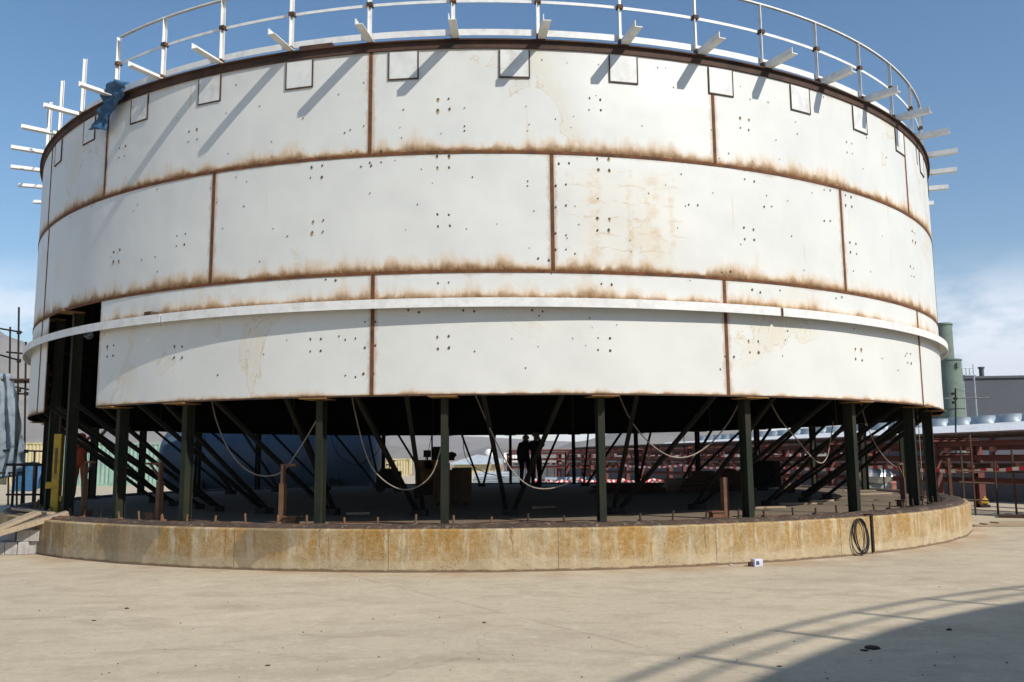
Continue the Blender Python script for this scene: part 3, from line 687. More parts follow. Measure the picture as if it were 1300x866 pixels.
# ------------------------------------------------------------------ columns under the shell
COLR = 10.22
col_az = [-72.0, -52.4, -46.2, -36.0, -27.15, -13.98, -3.72, 8.8, 22.1, 35.4, 48.6, 58.1] + [70.5 + 13.2 * k for k in range(17)]
col_lab = {-72.0: 'dark green column at the far left end of the front row, left of the yellow jack',
  -52.4: 'dark green column left of the opening in the tank wall, beside the yellow jack',
  -46.2: 'tall dark green column standing in the opening of the tank wall',
  -36.0: 'dark green column under the lower left corner of the white wall',
  -27.15: 'green column in front of the left end of the blue vessel',
  -13.98: 'rust streaked green column in front of the middle of the blue vessel',
  -3.72: 'slim grey green column in front of the wooden crates and engine',
  8.8: 'green column right of the two dark clothed workers',
  22.1: 'wide dark column beside the short rusty post with the dark timber pile behind',
  35.4: 'dark column above the coil of black hose, front right',
  48.6: 'dark column second from the right end of the front row',
  58.1: 'dark column at the right end of the front row'}
proto = None
def column_parts(root, ztop=ZA):
    b = MB(); b.hbeam((0, 0, TOP + .02), (0, 0, ztop - .03), .10, .17, .012, upv=(0, 1, 0)); b.build('post', M['green_steel'], root, local=True)
    b = MB(); b.box((-.14, -.13, TOP), (.14, .13, TOP + .018)); b.build('base_plate', M['rust_dark'], root, local=True)
    b = MB(); b.box((-.20, -.34, ztop - .03), (.20, .05, ztop - .016)); b.build('shim', M['shim'], root, local=True)
for i, a in enumerate(col_az):
    if proto is None:
        o = proto = empty('support_column'); column_parts(o)
    elif a in (-52.4, -46.2): o = empty('support_column'); column_parts(o, ZB + .01)
    else: o = copy_tree(proto)
    p = pol(a, COLR, 0); o.location = p; o.rotation_euler = (0, 0, R_(a))
    if a in col_lab: lab = col_lab[a]
    else: lab = 'dark column of the far row under the tank, seen against the light'
    tag(o, lab, 'column', 'steel columns carrying the tank' if a in col_lab else 'far row of columns under the tank')
# raking braces: a pair per bay, meeting at a foot on the slab
bays = sorted(col_az)
names = {0: 'far left end of the front row', 1: 'behind the yellow jack', 2: 'inside the opening in the tank wall', 3: 'under the lower left corner of the white wall', 4: 'in front of the left half of the blue vessel', 5: 'between the blue vessel and the wooden crates',
         6: 'in front of the two dark clothed workers', 7: 'left of the dark timber pile', 8: 'in front of the dark cabinet', 9: 'right of the dark cabinet', 10: 'between the two rightmost front columns', 11: 'right end of the front row'}
for i, a in enumerate(bays):
    b_ = bays[(i + 1) % len(bays)] + (360 if i == len(bays) - 1 else 0)
    mid = (a + b_) / 2; rr = 7.9 + random.uniform(-.25, .25); z = TOP
    ft = pol(mid + random.uniform(-.6, .6), rr, TOP)
    o = thing('raking_brace', ('pair of dark sloping braces ' + names[i]) if i in names else 'pair of dark sloping braces at the far side under the tank, meeting at one foot', 'brace', ft, 0, 'raking braces in the front bays' if i in names else 'raking braces in the far bays')
    in1, in2 = min(3.0, (b_ - a) * .3), min(3.0, (b_ - a) * .3)
    for aa, s in ((a + in1, -1), (b_ - in2, 1)):
        tp = pol(aa, 10.38, ZA + .10); bt = ft + pol(mid, -.03, .06) + pol(mid + 90, .055 * s, 0)
        b = MB(); b.angle(bt, tp, .062, .010); b.angle(bt + Vector((0, 0, .0)), tp, .05, .010, upv=(0, 0, -1)); b.build('brace', M['brace'], o)
    b = MB(); b.cbox(ft + Vector((0, 0, .05)), (.26, .2, .10), (0, 0, R_(mid))); b.build('foot', M['black'], o)
# thin ties between far columns, seen as fine lines
# ------------------------------------------------------------------ short lifting posts on the rim of the slab
def davit(px, py_bot, py_top, side, low, lab, mat='rust_orange'):
    az, _ = on_cyl(px, (py_bot + py_top) / 2, 9.95); p = pol(az, 9.95, TOP)
    _, zt = on_cyl(px, py_top, 9.95)
    o = thing('lifting_post', lab, 'post', p, R_(az), 'short rusty lifting posts along the slab edge')
    h = zt - TOP; hl = h * .7
    b = MB(); b.box((-.042, -.042, 0), (.042, .042, hl if not low else h)); b.build('lower_post', M[mat], o, local=True)
    if not low:
        b = MB(); b.box((-.027, -.027, hl), (.027, .027, h)); b.build('upper_post', M['rust'], o, local=True)
        L = .34 if abs(side) > 1 else .2; s = 1 if side > 0 else -1
        b = MB(); b.box((min(0, s * L) - .03, -.03, h), (max(0, s * L) + .03, .03, h + .035)); b.build('arm', M['rust'], o, local=True)
        if L > .3:
            b = MB(); b.bar((s * .02, 0, h * .78), (s * L * .75, 0, h), .03); b.build('strut', M['rust'], o, local=True)
    s = 1 if side > 0 else -1
    b = MB(); b.box((min(s * .06, s * .26), -.06, 0), (max(s * .06, s * .26), .06, .10)); b.box((min(s * .06, s * .29), -.08, .10), (max(s * .06, s * .29), .08, .12)); b.build('foot_block', M[mat], o, local=True)
    return o
davit(108, 645, 588, 2, False, 'rusty lifting post with long arm behind the plank end, far left')
davit(203, 652, 590, -2, False, 'rusty lifting post with arm pointing left beside the green column')
davit(359, 660, 592, 1, False, 'rusty lifting post holding the sagging cable in front of the blue vessel')
davit(920, 657, 606, -1, True, 'short plain rusty post left of the wide dark column', 'rust')
davit(1146, 642, 590, -2, False, 'dark rusty lifting post with arm near the right end', 'rust_dark')
davit(1186, 635, 592, -2, False, 'dark rusty lifting post with arm, last before the right edge', 'rust_dark')
# rust-brown post at the far right, taller
p = Vector((at(1205, 600, -3.5).x, -3.5, TOP))
o = thing('steel_stub', 'bare reddish brown flat post at the right edge of the round base', 'post', p, R_(71))
b = MB(); b.box((-.09, -.03, 0), (.09, .03, .86)); b.build('stub_plate', M['rust'], o, local=True)
b = MB(); b.box((-.12, -.07, 0), (.12, .07, .02)); b.build('stub_base', M['rust_dark'], o, local=True)

# ------------------------------------------------------------------ sagging cables
def smooth_pts(P, n=8):
    out = []
    for i in range(len(P) - 1):
        p0 = P[max(i - 1, 0)]; p1 = P[i]; p2 = P[i + 1]; p3 = P[min(i + 2, len(P) - 1)]
        for k in range(n):
            t = k / n; out.append(.5 * ((2*p1) + (-p0 + p2)*t + (2*p0 - 5*p1 + 4*p2 - p3)*t*t + (-p0 + 3*p1 - 3*p2 + p3)*t*t*t))
    return out + [P[-1]]
def cable(pix, r, lab, w=.013, mat='cable'):
    P = []
    for x, y in pix:
        az, z = on_cyl(x, y, r); P.append(pol(az, r, z))
    b = MB(); b.tube(smooth_pts(P), w*.78, 6)
    return tag(b.build('cable', M[mat], smooth='all'), lab, 'cable', 'welding cables hanging under the tank')
cable([(268, 505), (275, 535), (290, 570), (310, 594), (332, 604), (358, 599), (380, 570), (404, 530)], 9.8, 'pale cable sagging from the tank edge to the post in front of the blue vessel')
cable([(446, 500), (455, 542), (468, 585), (485, 608), (508, 621), (530, 618), (548, 602), (558, 575), (566, 540)], 9.8, 'pale cable sagging in a deep loop left of the wooden crates')
cable([(603, 500), (620, 540), (642, 585), (660, 608), (678, 619), (700, 620), (725, 612)], 9.7, 'pale cable hanging in front of the two dark clothed workers')
cable([(786, 502), (800, 532), (822, 560), (850, 579), (876, 579), (902, 563), (925, 536), (940, 508)], 9.8, 'pale cable sagging between the middle right columns')
cable([(975, 504), (990, 532), (1012, 558), (1030, 580), (1042, 588), (1050, 580), (1054, 560), (1058, 535)], 9.6, 'pale cable hooked up in a short loop left of the third column from the right')
cable([(1093, 512), (1100, 538), (1112, 565), (1128, 586), (1145, 596)], 9.6, 'dull cable sagging down to the dark lifting post near the right end', .011)
cable([(1166, 520), (1172, 560), (1184, 590), (1192, 610)], 10.0, 'thin cable hanging beside the last front column', .009)
cable([(548, 552), (543, 575), (534, 600)], 6.0, 'thin dark cable hanging above the engine', .008, 'black_rubber')

# ------------------------------------------------------------------ things on the slab
def on_slab(px, Y): 
    v = ray(px, 600); t = (Y - CAM.y) / v.y; return Vector((CAM.x + v.x * t, Y, TOP))
def px_m(Y): return (Y - CAM.y) / F_PX          # metres per photo pixel at that depth
def xlim(x0, x1, Y): return on_slab(x0, Y).x, on_slab(x1, Y).x
def zof(py, px, Y): return at(px, py, Y).z
# two crates
def crate(x0, x1, ytop, Y, d, lab):
    a, b_ = xlim(x0, x1, Y); zt = zof(ytop, (x0 + x1) / 2, Y); o = thing('wooden_crate', lab, 'crate', ((a + b_) / 2, Y + d / 2, TOP))
    w = b_ - a; h = zt - TOP
    b = MB(); b.box((-w/2, -d/2, .06), (w/2, d/2, h)); b.build('crate_body', M['crate'], o, local=True)
    b = MB()
    for k in (-.42, 0, .42): b.box((k*w - .03, -d/2 - .02, .06), (k*w + .03, -d/2, h))
    b.box((-w/2, -d/2 - .035, h - .09), (w/2, -d/2 - .02, h - .02)); b.box((-w/2, -d/2 - .035, .08), (w/2, -d/2 - .02, .16)); b.build('battens', M['crate'], o, local=True)
    b = MB()
    for k in (-.4, 0, .4): b.box((k*w - .05, -d/2, 0), (k*w + .05, d/2, .06))
    b.build('skids', M['crate'], o, local=True); return o
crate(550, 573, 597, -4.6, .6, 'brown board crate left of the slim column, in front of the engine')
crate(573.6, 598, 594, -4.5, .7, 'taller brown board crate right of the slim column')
# engine driven welder on a frame
a, b_ = xlim(526, 572, -2.5); ex = (a + b_) / 2; o = thing('engine', 'dark diesel engine with ochre drum and square boxes on top, behind the crates', 'engine', (ex, -2.2, TOP)); w = b_ - a
b = MB(); b.box((-w/2, -.3, .12), (w/2, .3, .32)); b.box((-w/2, -.34, .04), (-w/2 + .08, .34, .12)); b.box((w/2 - .08, -.34, .04), (w/2, .34, .12)); b.build('bed_frame', M['black'], o, local=True)
b = MB(); b.lathe([(.02, -.2), (.2, -.2), (.23, -.16), (.23, .16), (.2, .2), (.02, .2)], (-.2, 0, .52), 20, 'x'); b.build('drum', M['ochre'], o, local=True, smooth=True)
b = MB(); b.box((0.02, -.24, .32), (w/2 - .04, .24, .84)); b.box((-w/2 + .05, -.2, .7), (w/2 - .1, .2, .92)); b.cyl((-.1, -.2, .8), (-.1, .2, .8), .1); b.build('engine_block', M['ochre'], o, local=True)
b = MB(); b.box((-.22, -.12, .98), (-.06, .1, 1.14)); b.cyl((-.14, 0, .9), (-.14, 0, .98), .02); b.build('air_filter', M['black'], o, local=True)
b = MB(); b.box((.0, -.15, .92), (.26, .15, 1.22)); b.build('radiator_box', M['black'], o, local=True)
b = MB(); b.cyl((.40, 0, .9), (.40, 0, 1.02), .09, 14); b.lathe([(.02, 1.1), (.1, 1.07), (.12, 1.02), (.09, .98)], (.42, 0, 0), 14); b.build('exhaust', M['black'], o, local=True)
# small dark machine beside the vessel
a, b_ = xlim(478, 508, 3); w = b_ - a; o = thing('welding_set', 'small dark machine with handle, right of the blue vessel', 'machine', ((a + b_)/2, 3.2, TOP))
b = MB(); b.box((-w/2, -.25, .12), (w/2, .25, .6)); b.box((-w/2 + .1, -.2, .6), (w/2 - .1, .2, .68)); b.build('casing', M['black'], o, local=True)
b = MB()
for sx in (-1, 1):
    for sy in (-1, 1): b.cyl((sx*w*.35, sy*.24, .1), (sx*w*.35, sy*.28, .1), .1, 12)
b.build('wheels', M['black_rubber'], o, local=True)
b = MB(); b.tube([(0, 0, .68), (.02, 0, .86), (.18, 0, .9)], .02, 6); b.tube([(-.1, 0, .78), (.12, 0, .8)], .02, 6); b.build('handle', M['black'], o, local=True)
# dark cabinet
a, b_ = xlim(958, 992, 2.5); w = b_ - a; zt = zof(585, 975, 2.5) - TOP; o = thing('steel_cabinet', 'tall dark cabinet with a paler side panel standing on the slab', 'cabinet', ((a + b_)/2, 2.8, TOP), R_(-10))
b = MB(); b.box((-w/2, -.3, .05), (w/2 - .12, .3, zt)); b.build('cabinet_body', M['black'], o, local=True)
b = MB(); b.box((w/2 - .115, -.3, .05), (w/2 + .02, .3, zt - .02)); b.build('side_panel', M['rust_dark'], o, local=True)
b = MB(); b.box((-w/2 + .05, -.315, .12), (-.08, -.302, zt - .08)); b.box((-.05, -.315, .12), (w/2 - .17, -.302, zt - .08)); b.build('door', M['black'], o, local=True)
# stepped timber pile
a, b_ = xlim(866, 915, .6); w = b_ - a; n = 6; cx = (a + b_)/2
for k in range(n):
    ww = w * (1 - .075 * k * (1.2 if k > 3 else .8)); b = MB()
    for j in range(3): b.cbox((cx + random.uniform(-.03, .03) + .02*k, 1.0 + (j-1)*.17, TOP + .055 + k*.093), (ww, .15, .085), (0, 0, random.uniform(-.03, .03)))
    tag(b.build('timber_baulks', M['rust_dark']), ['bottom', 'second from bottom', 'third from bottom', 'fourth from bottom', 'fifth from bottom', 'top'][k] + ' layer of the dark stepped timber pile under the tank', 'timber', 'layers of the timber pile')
b = MB()
pr = [(-.28, 0), (-.28, .34)] + [(.28*math.cos(PI - k*PI/10), .34 + .28*math.sin(PI - k*PI/10)) for k in range(1, 10)] + [(.28, .34), (.28, 0)]
p = on_slab(924, 2.0); b.prof(p + Vector((0, -.3, 0)), p + Vector((0, .3, 0)), [(x, y) for x, y in pr]); tag(b.build('engine_hood', M['rust_dark']), 'dark hood with a rounded top right of the timber pile', 'hood')
# flat stack of plates
a, b_ = xlim(752, 845, 1.2); b = MB()
for k in range(4): b.cbox(((a+b_)/2 + random.uniform(-.05, .05), 1.5, TOP + .035 + k*.062), ((b_-a)*(1 - .03*k), .7, .05), (0, 0, random.uniform(-.02, .02)))
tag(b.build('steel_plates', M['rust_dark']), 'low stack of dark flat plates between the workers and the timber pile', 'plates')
a, b_ = xlim(846, 866, 2.4); b = MB(); b.box((a, 2.3, TOP), (b_, 2.8, TOP + .3)); b.box((a - .05, 2.25, TOP + .3), (b_ + .05, 2.85, TOP + .34)); tag(bevel(b.build('low_box', M['cable'])), 'low pale box between the flat plates and the timber pile', 'box')

for k, (px, py, Y, L, a) in enumerate(((1015, 634, -5.6, .9, .1), (1040, 632, -4.6, .7, .5), (1062, 628, -3.4, .8, -.3), (975, 640, -6.8, .6, .2), (1108, 622, -1.5, 1.0, .3), (1090, 618, .5, .8, -.2), (690, 640, -6.0, .5, .6), (455, 648, -7.4, .4, .2))):
    q = on_slab(px, Y); b = MB(); b.cbox(q + Vector((0, 0, .022)), (L, .09, .035), (0, 0, a)); tag(b.build('timber_offcut', M['wood']), 'short flat timber offcut lying on the slab under the tank', 'offcut', 'timber offcuts lying on the slab')
for k, pix in enumerate((((588, 550), (589, 572), (596, 588), (616, 600), (640, 606)), ((258, 552), (272, 580), (290, 596)), ((420, 552), (428, 575), (450, 590), (474, 580), (486, 560)), ((886, 548), (890, 566), (905, 580)), ((1100, 545), (1096, 575), (1090, 600)), ((868, 550), (870, 580), (880, 602), (892, 598)), ((1135, 530), (1132, 560), (1122, 596)))):
    Yc_ = (4, 2, 6, 4, 1, 5, 0)[k]; P = [at(x, y, Yc_) for x, y in pix]; b = MB(); b.tube(smooth_pts(P), .011, 5)
    tag(b.build('hose', M['black_rubber'], smooth='all'), 'thin black hose hanging in the dark space deep under the tank', 'hose', 'thin black hoses deep under the tank')

# ------------------------------------------------------------------ yellow jack at the left end
p = pol(-74, 10.0, TOP)
p = Vector((at(73, 600, -6.35).x, -6.35, TOP))
o = thing('hydraulic_jack', 'tall yellow lifting jack with a side lug at the left end of the slab', 'jack', p)
zt = zof(551, 73, -6.35) - TOP
b = MB(); b.box((-.07, -.07, .1), (.07, .07, zt)); b.box((-.09, -.09, 0), (.09, .09, .1)); bevel(b.build('jack_body', M['yellow'], o, local=True), .012)
b = MB(); b.box((-.18, -.06, .46), (-.07, .06, .58)); b.box((.07, -.04, .22), (.12, .04, .32)); bevel(b.build('lug', M['yellow'], o, local=True), .01)
b = MB(); b.cyl((0, 0, zt), (0, 0, zt + .5), .02, 8); b.build('rod', M['rust_dark'], o, local=True)
b = MB(); b.box((-.03, -.073, zt*.5), (.02, -.0705, zt*.82)); b.build('label_strip', M['ochre'], o, local=True)
# small yellow jack seen in the opening
p = Vector((at(57, 500, -4.2).x, -4.2, 0)); o = thing('hydraulic_jack', 'weathered orange yellow jack hanging high beside the opening, under the tank edge', 'jack', Vector((p.x, -4.2, zof(525, 57, -4.2))))
hh = zof(462, 57, -4.2) - zof(525, 57, -4.2)
b = MB(); b.box((-.05, -.05, 0), (.05, .05, hh)); b.build('jack_body', M['ochre'], o, local=True)
b = MB()
for k in range(4): b.box((-.09, -.07, hh*(.1 + .22*k)), (.09, .07, hh*(.16 + .22*k)))
b.build('clamp', M['rust_orange'], o, local=True)
# bright metal cup on the inside edge of the opening
c = at(112, 424, -6.9); b = MB(); b.lathe([(.03, -.09), (.07, -.09), (.1, .09), (.085, .09), (.03, -.07)], (0, 0, 0), 16)
oo = b.build('lamp_shade', M['silver'], smooth=True); oo.location = c; oo.rotation_euler = (R_(70), R_(25), 0); tag(oo, 'bright metal lamp shade hanging in the dark opening of the tank wall', 'lamp shade')
b = MB(); b.tube([c + Vector((0, .02, .09)), c + Vector((.02, .1, .5)), c + Vector((0, .2, .9))], .006, 5); b.build('cord', M['black_rubber'], oo)

# ------------------------------------------------------------------ people
def person(loc, rz, lab, cloth, joints, helmet='helmet', h=1.7):
    # joints: dict of skeleton points in a 1.7 m figure; one skinned, continuous body
    J = {'pel': (0,0,.95), 'sp': (0,-.01,1.15), 'ch': (0,0,1.33), 'nk': (0,0,1.45), 'hd': (0,-.02,1.56), 'ht': (0,-.01,1.66)}
    for s, n in ((-1, 'L'), (1, 'R')):
        J['sh'+n] = (s*.17, 0, 1.38); J['el'+n] = (s*.24, -.02, 1.11); J['wr'+n] = (s*.24, -.12, .88); J['hn'+n] = (s*.24, -.15, .80)
        J['hp'+n] = (s*.09, 0, .90); J['kn'+n] = (s*.11, -.03, .50); J['an'+n] = (s*.12, .02, .09); J['to'+n] = (s*.13, -.15, .04)
    J.update(joints)
    E = [('pel','sp'),('sp','ch'),('ch','nk'),('nk','hd'),('hd','ht')]; Rd = dict(pel=.145, sp=.125, ch=.15, nk=.062, hd=.098, ht=.06)
    for n in 'LR':
        E += [('ch','sh'+n),('sh'+n,'el'+n),('el'+n,'wr'+n),('wr'+n,'hn'+n),('pel','hp'+n),('hp'+n,'kn'+n),('kn'+n,'an'+n),('an'+n,'to'+n)]
        for k, r in (('sh',.075),('el',.052),('wr',.036),('hn',.038),('hp',.10),('kn',.065),('an',.048),('to',.040)): Rd[k+n] = r
        w = Vector(J['wr'+n]); hn = Vector(J['hn'+n]); d = (hn - w).normalized(); sd = d.cross(Vector((0,1,0)));
        if sd.length < .1: sd = d.cross(Vector((1,0,0)))
        sd.normalize()
        for k in range(4):
            f1 = hn + d*.035 + sd*(.022*(k-1.5)); f2 = f1 + d*(.05 - .007*abs(k-1.4)) + Vector((0,-.012,0))
            J['fa%d'%k+n] = tuple(f1); J['fb%d'%k+n] = tuple(f2); Rd['fa%d'%k+n] = .011; Rd['fb%d'%k+n] = .009
            E += [('hn'+n,'fa%d'%k+n),('fa%d'%k+n,'fb%d'%k+n)]
        t1 = w + d*.04 + sd*.045; t2 = t1 + d*.035 + sd*.015; J['ta'+n] = tuple(t1); J['tb'+n] = tuple(t2); Rd['ta'+n] = .012; Rd['tb'+n] = .010
        E += [('wr'+n,'ta'+n),('ta'+n,'tb'+n)]
    keys = list(J); me = bpy.data.meshes.new('sk'); me.from_pydata([J[k] for k in keys], [(keys.index(a), keys.index(b)) for a, b in E], [])
    tmp = bpy.data.objects.new('sk', me); col.objects.link(tmp)
    sm = tmp.modifiers.new('s', 'SKIN'); sm.use_smooth_shade = True
    for i, k in enumerate(keys):
        sv = me.skin_vertices[0].data[i]; kk = 1.0 if k[:2] in ('fa','fb','ta','tb','hd','ht','nk') else 1.2; sv.radius = (Rd[k]*kk, Rd[k]*kk*(.78 if k in ('ch','sp','pel') else 1)); sv.use_root = (k == 'pel')
    tmp.modifiers.new('u', 'SUBSURF').levels = 1
    dg = bpy.context.evaluated_depsgraph_get(); m2 = bpy.data.meshes.new_from_object(tmp.evaluated_get(dg)); bpy.data.objects.remove(tmp)
    m2.name = 'person'; m2.materials.clear(); m2.materials.append(M[cloth]); m2.materials.append(M['skin']); m2.materials.append(M['black'])
    hd = Vector(J['hd'])
    for p in m2.polygons:
        c = p.center; sk = (c - hd).length < .145 and c.z > J['nk'][2] + .01
        for n in 'LR': sk = sk or (c - Vector(J['hn'+n])).length < .085
        p.material_index = 1 if sk else (2 if min((c - Vector(J['to'+n])).length for n in 'LR') < .13 else 0)
        p.use_smooth = True
    root = bpy.data.objects.new('person', m2); col.objects.link(root); root.location = loc; root.rotation_euler = (0, 0, rz); root.scale = (h/1.7,)*3
    tag(root, lab, 'person')
    b = MB(); hx, hy, hz = J['hd']; b.lathe([(.135, 0), (.118, .005), (.115, .05), (.09, .10), (.05, .125), (.01, .13)], (hx, hy, hz + .035), 18); hm = b.build('helmet', M[helmet], root, smooth=True, local=True)
    b = MB(); b.cbox((hx, hy - .105, hz - .005), (.028, .05, .035)); b.build('nose', M['skin'], root, local=True)
    return root
person(on_slab(666, 6.6), R_(155), 'worker in dark clothes and helmet, left one of the two standing together under the tank', 'navy',
       {'kn'+'L': (-.13,-.10,.50), 'ch': (0,-.05,1.30), 'nk': (0,-.09,1.41), 'hd': (0,-.13,1.51), 'ht': (0,-.13,1.60), 'elL': (-.27,-.06,1.10), 'wrL': (-.18,-.24,1.02), 'hnL': (-.14,-.30,1.0), 'shL': (-.17,-.05,1.36), 'shR': (.17,-.05,1.36)}, h=1.74)
person(on_slab(681, 5.4), R_(200), 'worker in dark clothes and helmet with raised hands, right one of the two standing together', 'navy',
       {'elL': (-.30,-.12,1.30), 'wrL': (-.22,-.25,1.48), 'hnL': (-.20,-.28,1.56), 'elR': (.31,-.08,1.24), 'wrR': (.26,-.22,1.42), 'hnR': (.24,-.26,1.50)}, h=1.74)
person(on_slab(101, 1.0), R_(25), 'worker in orange overalls raising both arms towards the sloping braces at the left', 'orange',
       {'elR': (.36,-.10,1.50), 'wrR': (.50,-.16,1.68), 'hnR': (.55,-.18,1.76), 'elL': (-.02,-.28,1.42), 'wrL': (.22,-.34,1.62), 'hnL': (.29,-.36,1.70), 'shL': (-.16,-.04,1.38)}, 'orange', h=1.68)

# ------------------------------------------------------------------ blue vessel
YV = 13.2; xa, xb = at(206, 590, YV).x, at(486, 590, YV).x; rv = 1.28; zc = rv + .32
o = thing('pressure_vessel', 'big horizontal blue cylinder with domed ends lying behind the tank', 'vessel', ((xa + xb)/2, YV, 0)); hw = (xb - xa)/2
b = MB(); b.lathe([(rv, -hw + .55), (rv, hw - .55)], (0, 0, zc), 48, 'x'); b.build('barrel', M['vessel'], o, smooth=True, local=True)
for s in (-1, 1):
    b = MB(); b.lathe([(rv*math.cos(t*PI/16), s*(hw - .55 + .55*math.sin(t*PI/16))) for t in range(0, 8)], (0, 0, zc), 48, 'x'); b.build('dome_end', M['vessel'], o, smooth=True, local=True)
for k in (-.62, 0, .62):
    b = MB(); b.lathe([(rv + .004, k*hw - .04), (rv + .03, k*hw - .04), (rv + .03, k*hw + .04), (rv + .004, k*hw + .04)], (0, 0, zc), 48, 'x'); b.build('band', M['vessel'], o, local=True)
for k in (-.6, .6):
    b = MB(); b.box((k*hw - .2, -1.0, 0), (k*hw + .2, 1.0, zc - .75)); b.build('saddle', M['black'], o, local=True)
for k in (-.2, .35):
    b = MB(); b.cyl((k*hw, 0, zc + rv - .05), (k*hw, 0, zc + rv + .25), .16, 16); b.cyl((k*hw, 0, zc + rv + .25), (k*hw, 0, zc + rv + .3), .24, 16); b.build('nozzle', M['vessel'], o, local=True)

# ------------------------------------------------------------------ containers and sheds at the left
def container(px0, px1, Y, hgt, mat, lab, name='shipping_container', cat='container', roofmat=None):
    a, b_ = at(px0, 600, Y).x, at(px1, 600, Y).x; w = b_ - a
    o = thing(name, lab, cat, ((a + b_)/2, Y + 1.25, 0)); n = max(8, int(w/.26)); vs = []
    # corrugated front
    prof = []
    for k in range(n):
        x0 = -w/2 + .08 + (w - .16)*k/n; d = (w - .16)/n; prof += [(x0, 0), (x0 + d*.35, 0), (x0 + d*.5, .05), (x0 + d*.85, .05)]
    prof += [(w/2 - .08, 0)]; pts = [Vector((x, -1.2 + y, .14)) for x, y in prof] + [Vector((w/2 - .08, 1.15, .14)), Vector((-w/2 + .08, 1.15, .14))]
    m_ = len(pts); b = MB(); b.add(pts + [p + Vector((0, 0, hgt - .26)) for p in pts], [(i, (i+1) % m_, m_+(i+1) % m_, m_+i) for i in range(m_)] + [tuple(range(m_, 2*m_))]); b.build('side_walls', M[mat], o, local=True)
    b = MB()
    for sx in (-1, 1):
        for sy in (-1, 1): b.box((sx*w/2 - .08*(sx > 0) , sy*1.22 - .08*(sy > 0), 0), (sx*w/2 + .08*(sx < 0), sy*1.22 + .08*(sy < 0), hgt))
    b.box((-w/2 - .002, -1.222, .0), (w/2 + .002, -1.13, .14)); b.box((-w/2 - .002, -1.222, hgt - .12), (w/2 + .002, -1.13, hgt + .003)); b.build('corner_frame', M[mat], o, local=True)
    b = MB(); b.box((-w/2 + .081, -1.129, hgt - .1), (w/2 - .081, 1.14, hgt - .03)); b.build('roof', M[roofmat or mat], o, local=True)
    return o
container(66, 140, 34, 2.75, 'cont_green', 'pale green corrugated container at the left, behind the worker in orange')
container(141, 216, 34.4, 2.7, 'cont_green', 'pale green corrugated container beside the left end of the blue vessel')
container(-60, 8, 42, 2.9, 'cont_cream', 'cream corrugated cabin at the left frame edge behind the hanging tarp')
container(9, 64, 40, 2.9, 'cont_cream', 'cream yellow corrugated cabin behind the scaffold, left of the green containers')
# blue tarpaulin over a heap
b = MB(); p0 = at(28, 590, 26); p1 = at(58, 590, 26); vs = []; nx, ny = 26, 10
for j in range(ny + 1):
    for i in range(nx + 1):
        u, v = i/nx, j/ny; x = p0.x + (p1.x - p0.x)*u; y = 26 + 1.6*(v - .5)
        z = 1.55*math.sin(PI*v)**.6*(.75 + .25*math.sin(PI*u)) + .14*mnoise.noise(Vector((x*2.2, y*2.2, 4))); vs.append((x, y, max(z, .01)))
b.add(vs, [(j*(nx+1)+i, j*(nx+1)+i+1, (j+1)*(nx+1)+i+1, (j+1)*(nx+1)+i) for j in range(ny) for i in range(nx)])
tag(b.build('tarpaulin', M['bluetarp'], smooth='all'), 'blue tarpaulin thrown over a heap behind the scaffold', 'tarpaulin')

# ------------------------------------------------------------------ scaffold at the left
YS = 8.0
o = thing('scaffold', 'dark tube scaffold tower with plank platform at the left frame edge', 'scaffold', (at(20, 600, YS).x, YS, 0))
def sp(px, py, dy=0.0): return at(px, py, YS + dy)
def base(px, dy): p = at(px, 600, YS + dy); return Vector((p.x, p.y, 0))
for px, ptop, dy in ((24, 390, 0), (13, 415, 1.6), (33, 434, .2), (-14, 400, 0), (-30, 405, 1.6), (44, 572, 1.2)):
    t = sp(px, ptop, dy); b = MB(); b.cyl(base(px, dy), t, .034, 8); b.build('upright', M['black'], o)
    b = MB(); q = base(px, dy); b.cbox(q + Vector((0, 0, .01)), (.16, .16, .02)); b.build('foot_plate', M['black'], o)
for (x0, y0, d0), (x1, y1, d1) in (((-30, 412, 0), (28, 422, .0)), ((8, 447, .2), (42, 450, .2)), ((-20, 445, 1.6), (26, 458, 0)), ((-30, 500, 0), (44, 500, .2)), ((12, 490, 1.6), (44, 496, .2)), ((-20, 571, .1), (56, 573, .1)), ((-20, 588, 1.5), (50, 588, 1.5)), ((-20, 601, 0), (30, 600, 0)), ((-30, 455, 0), (-14, 480, 0))):
    b = MB(); b.cyl(sp(x0, y0, d0), sp(x1, y1, d1), .03, 8); b.build('ledger', M['black'], o)
for k in range(4):
    p = sp(-30, 470, .1 + k*.35); q = sp(44, 490, .1 + k*.35); q.z = p.z = sp(20, 482, 0).z + .01
    b = MB(); b.bar(p, q, .3, .05); b.build('platform_board', M['rust_dark'], o)
for (px, py) in ((24, 422), (24, 458), (33, 449), (24, 496), (33, 500), (33, 573)):
    b = MB(); c = sp(px, py, -.03); b.cbox(c, (.11, .09, .12)); b.build('coupler', M['black'], o)
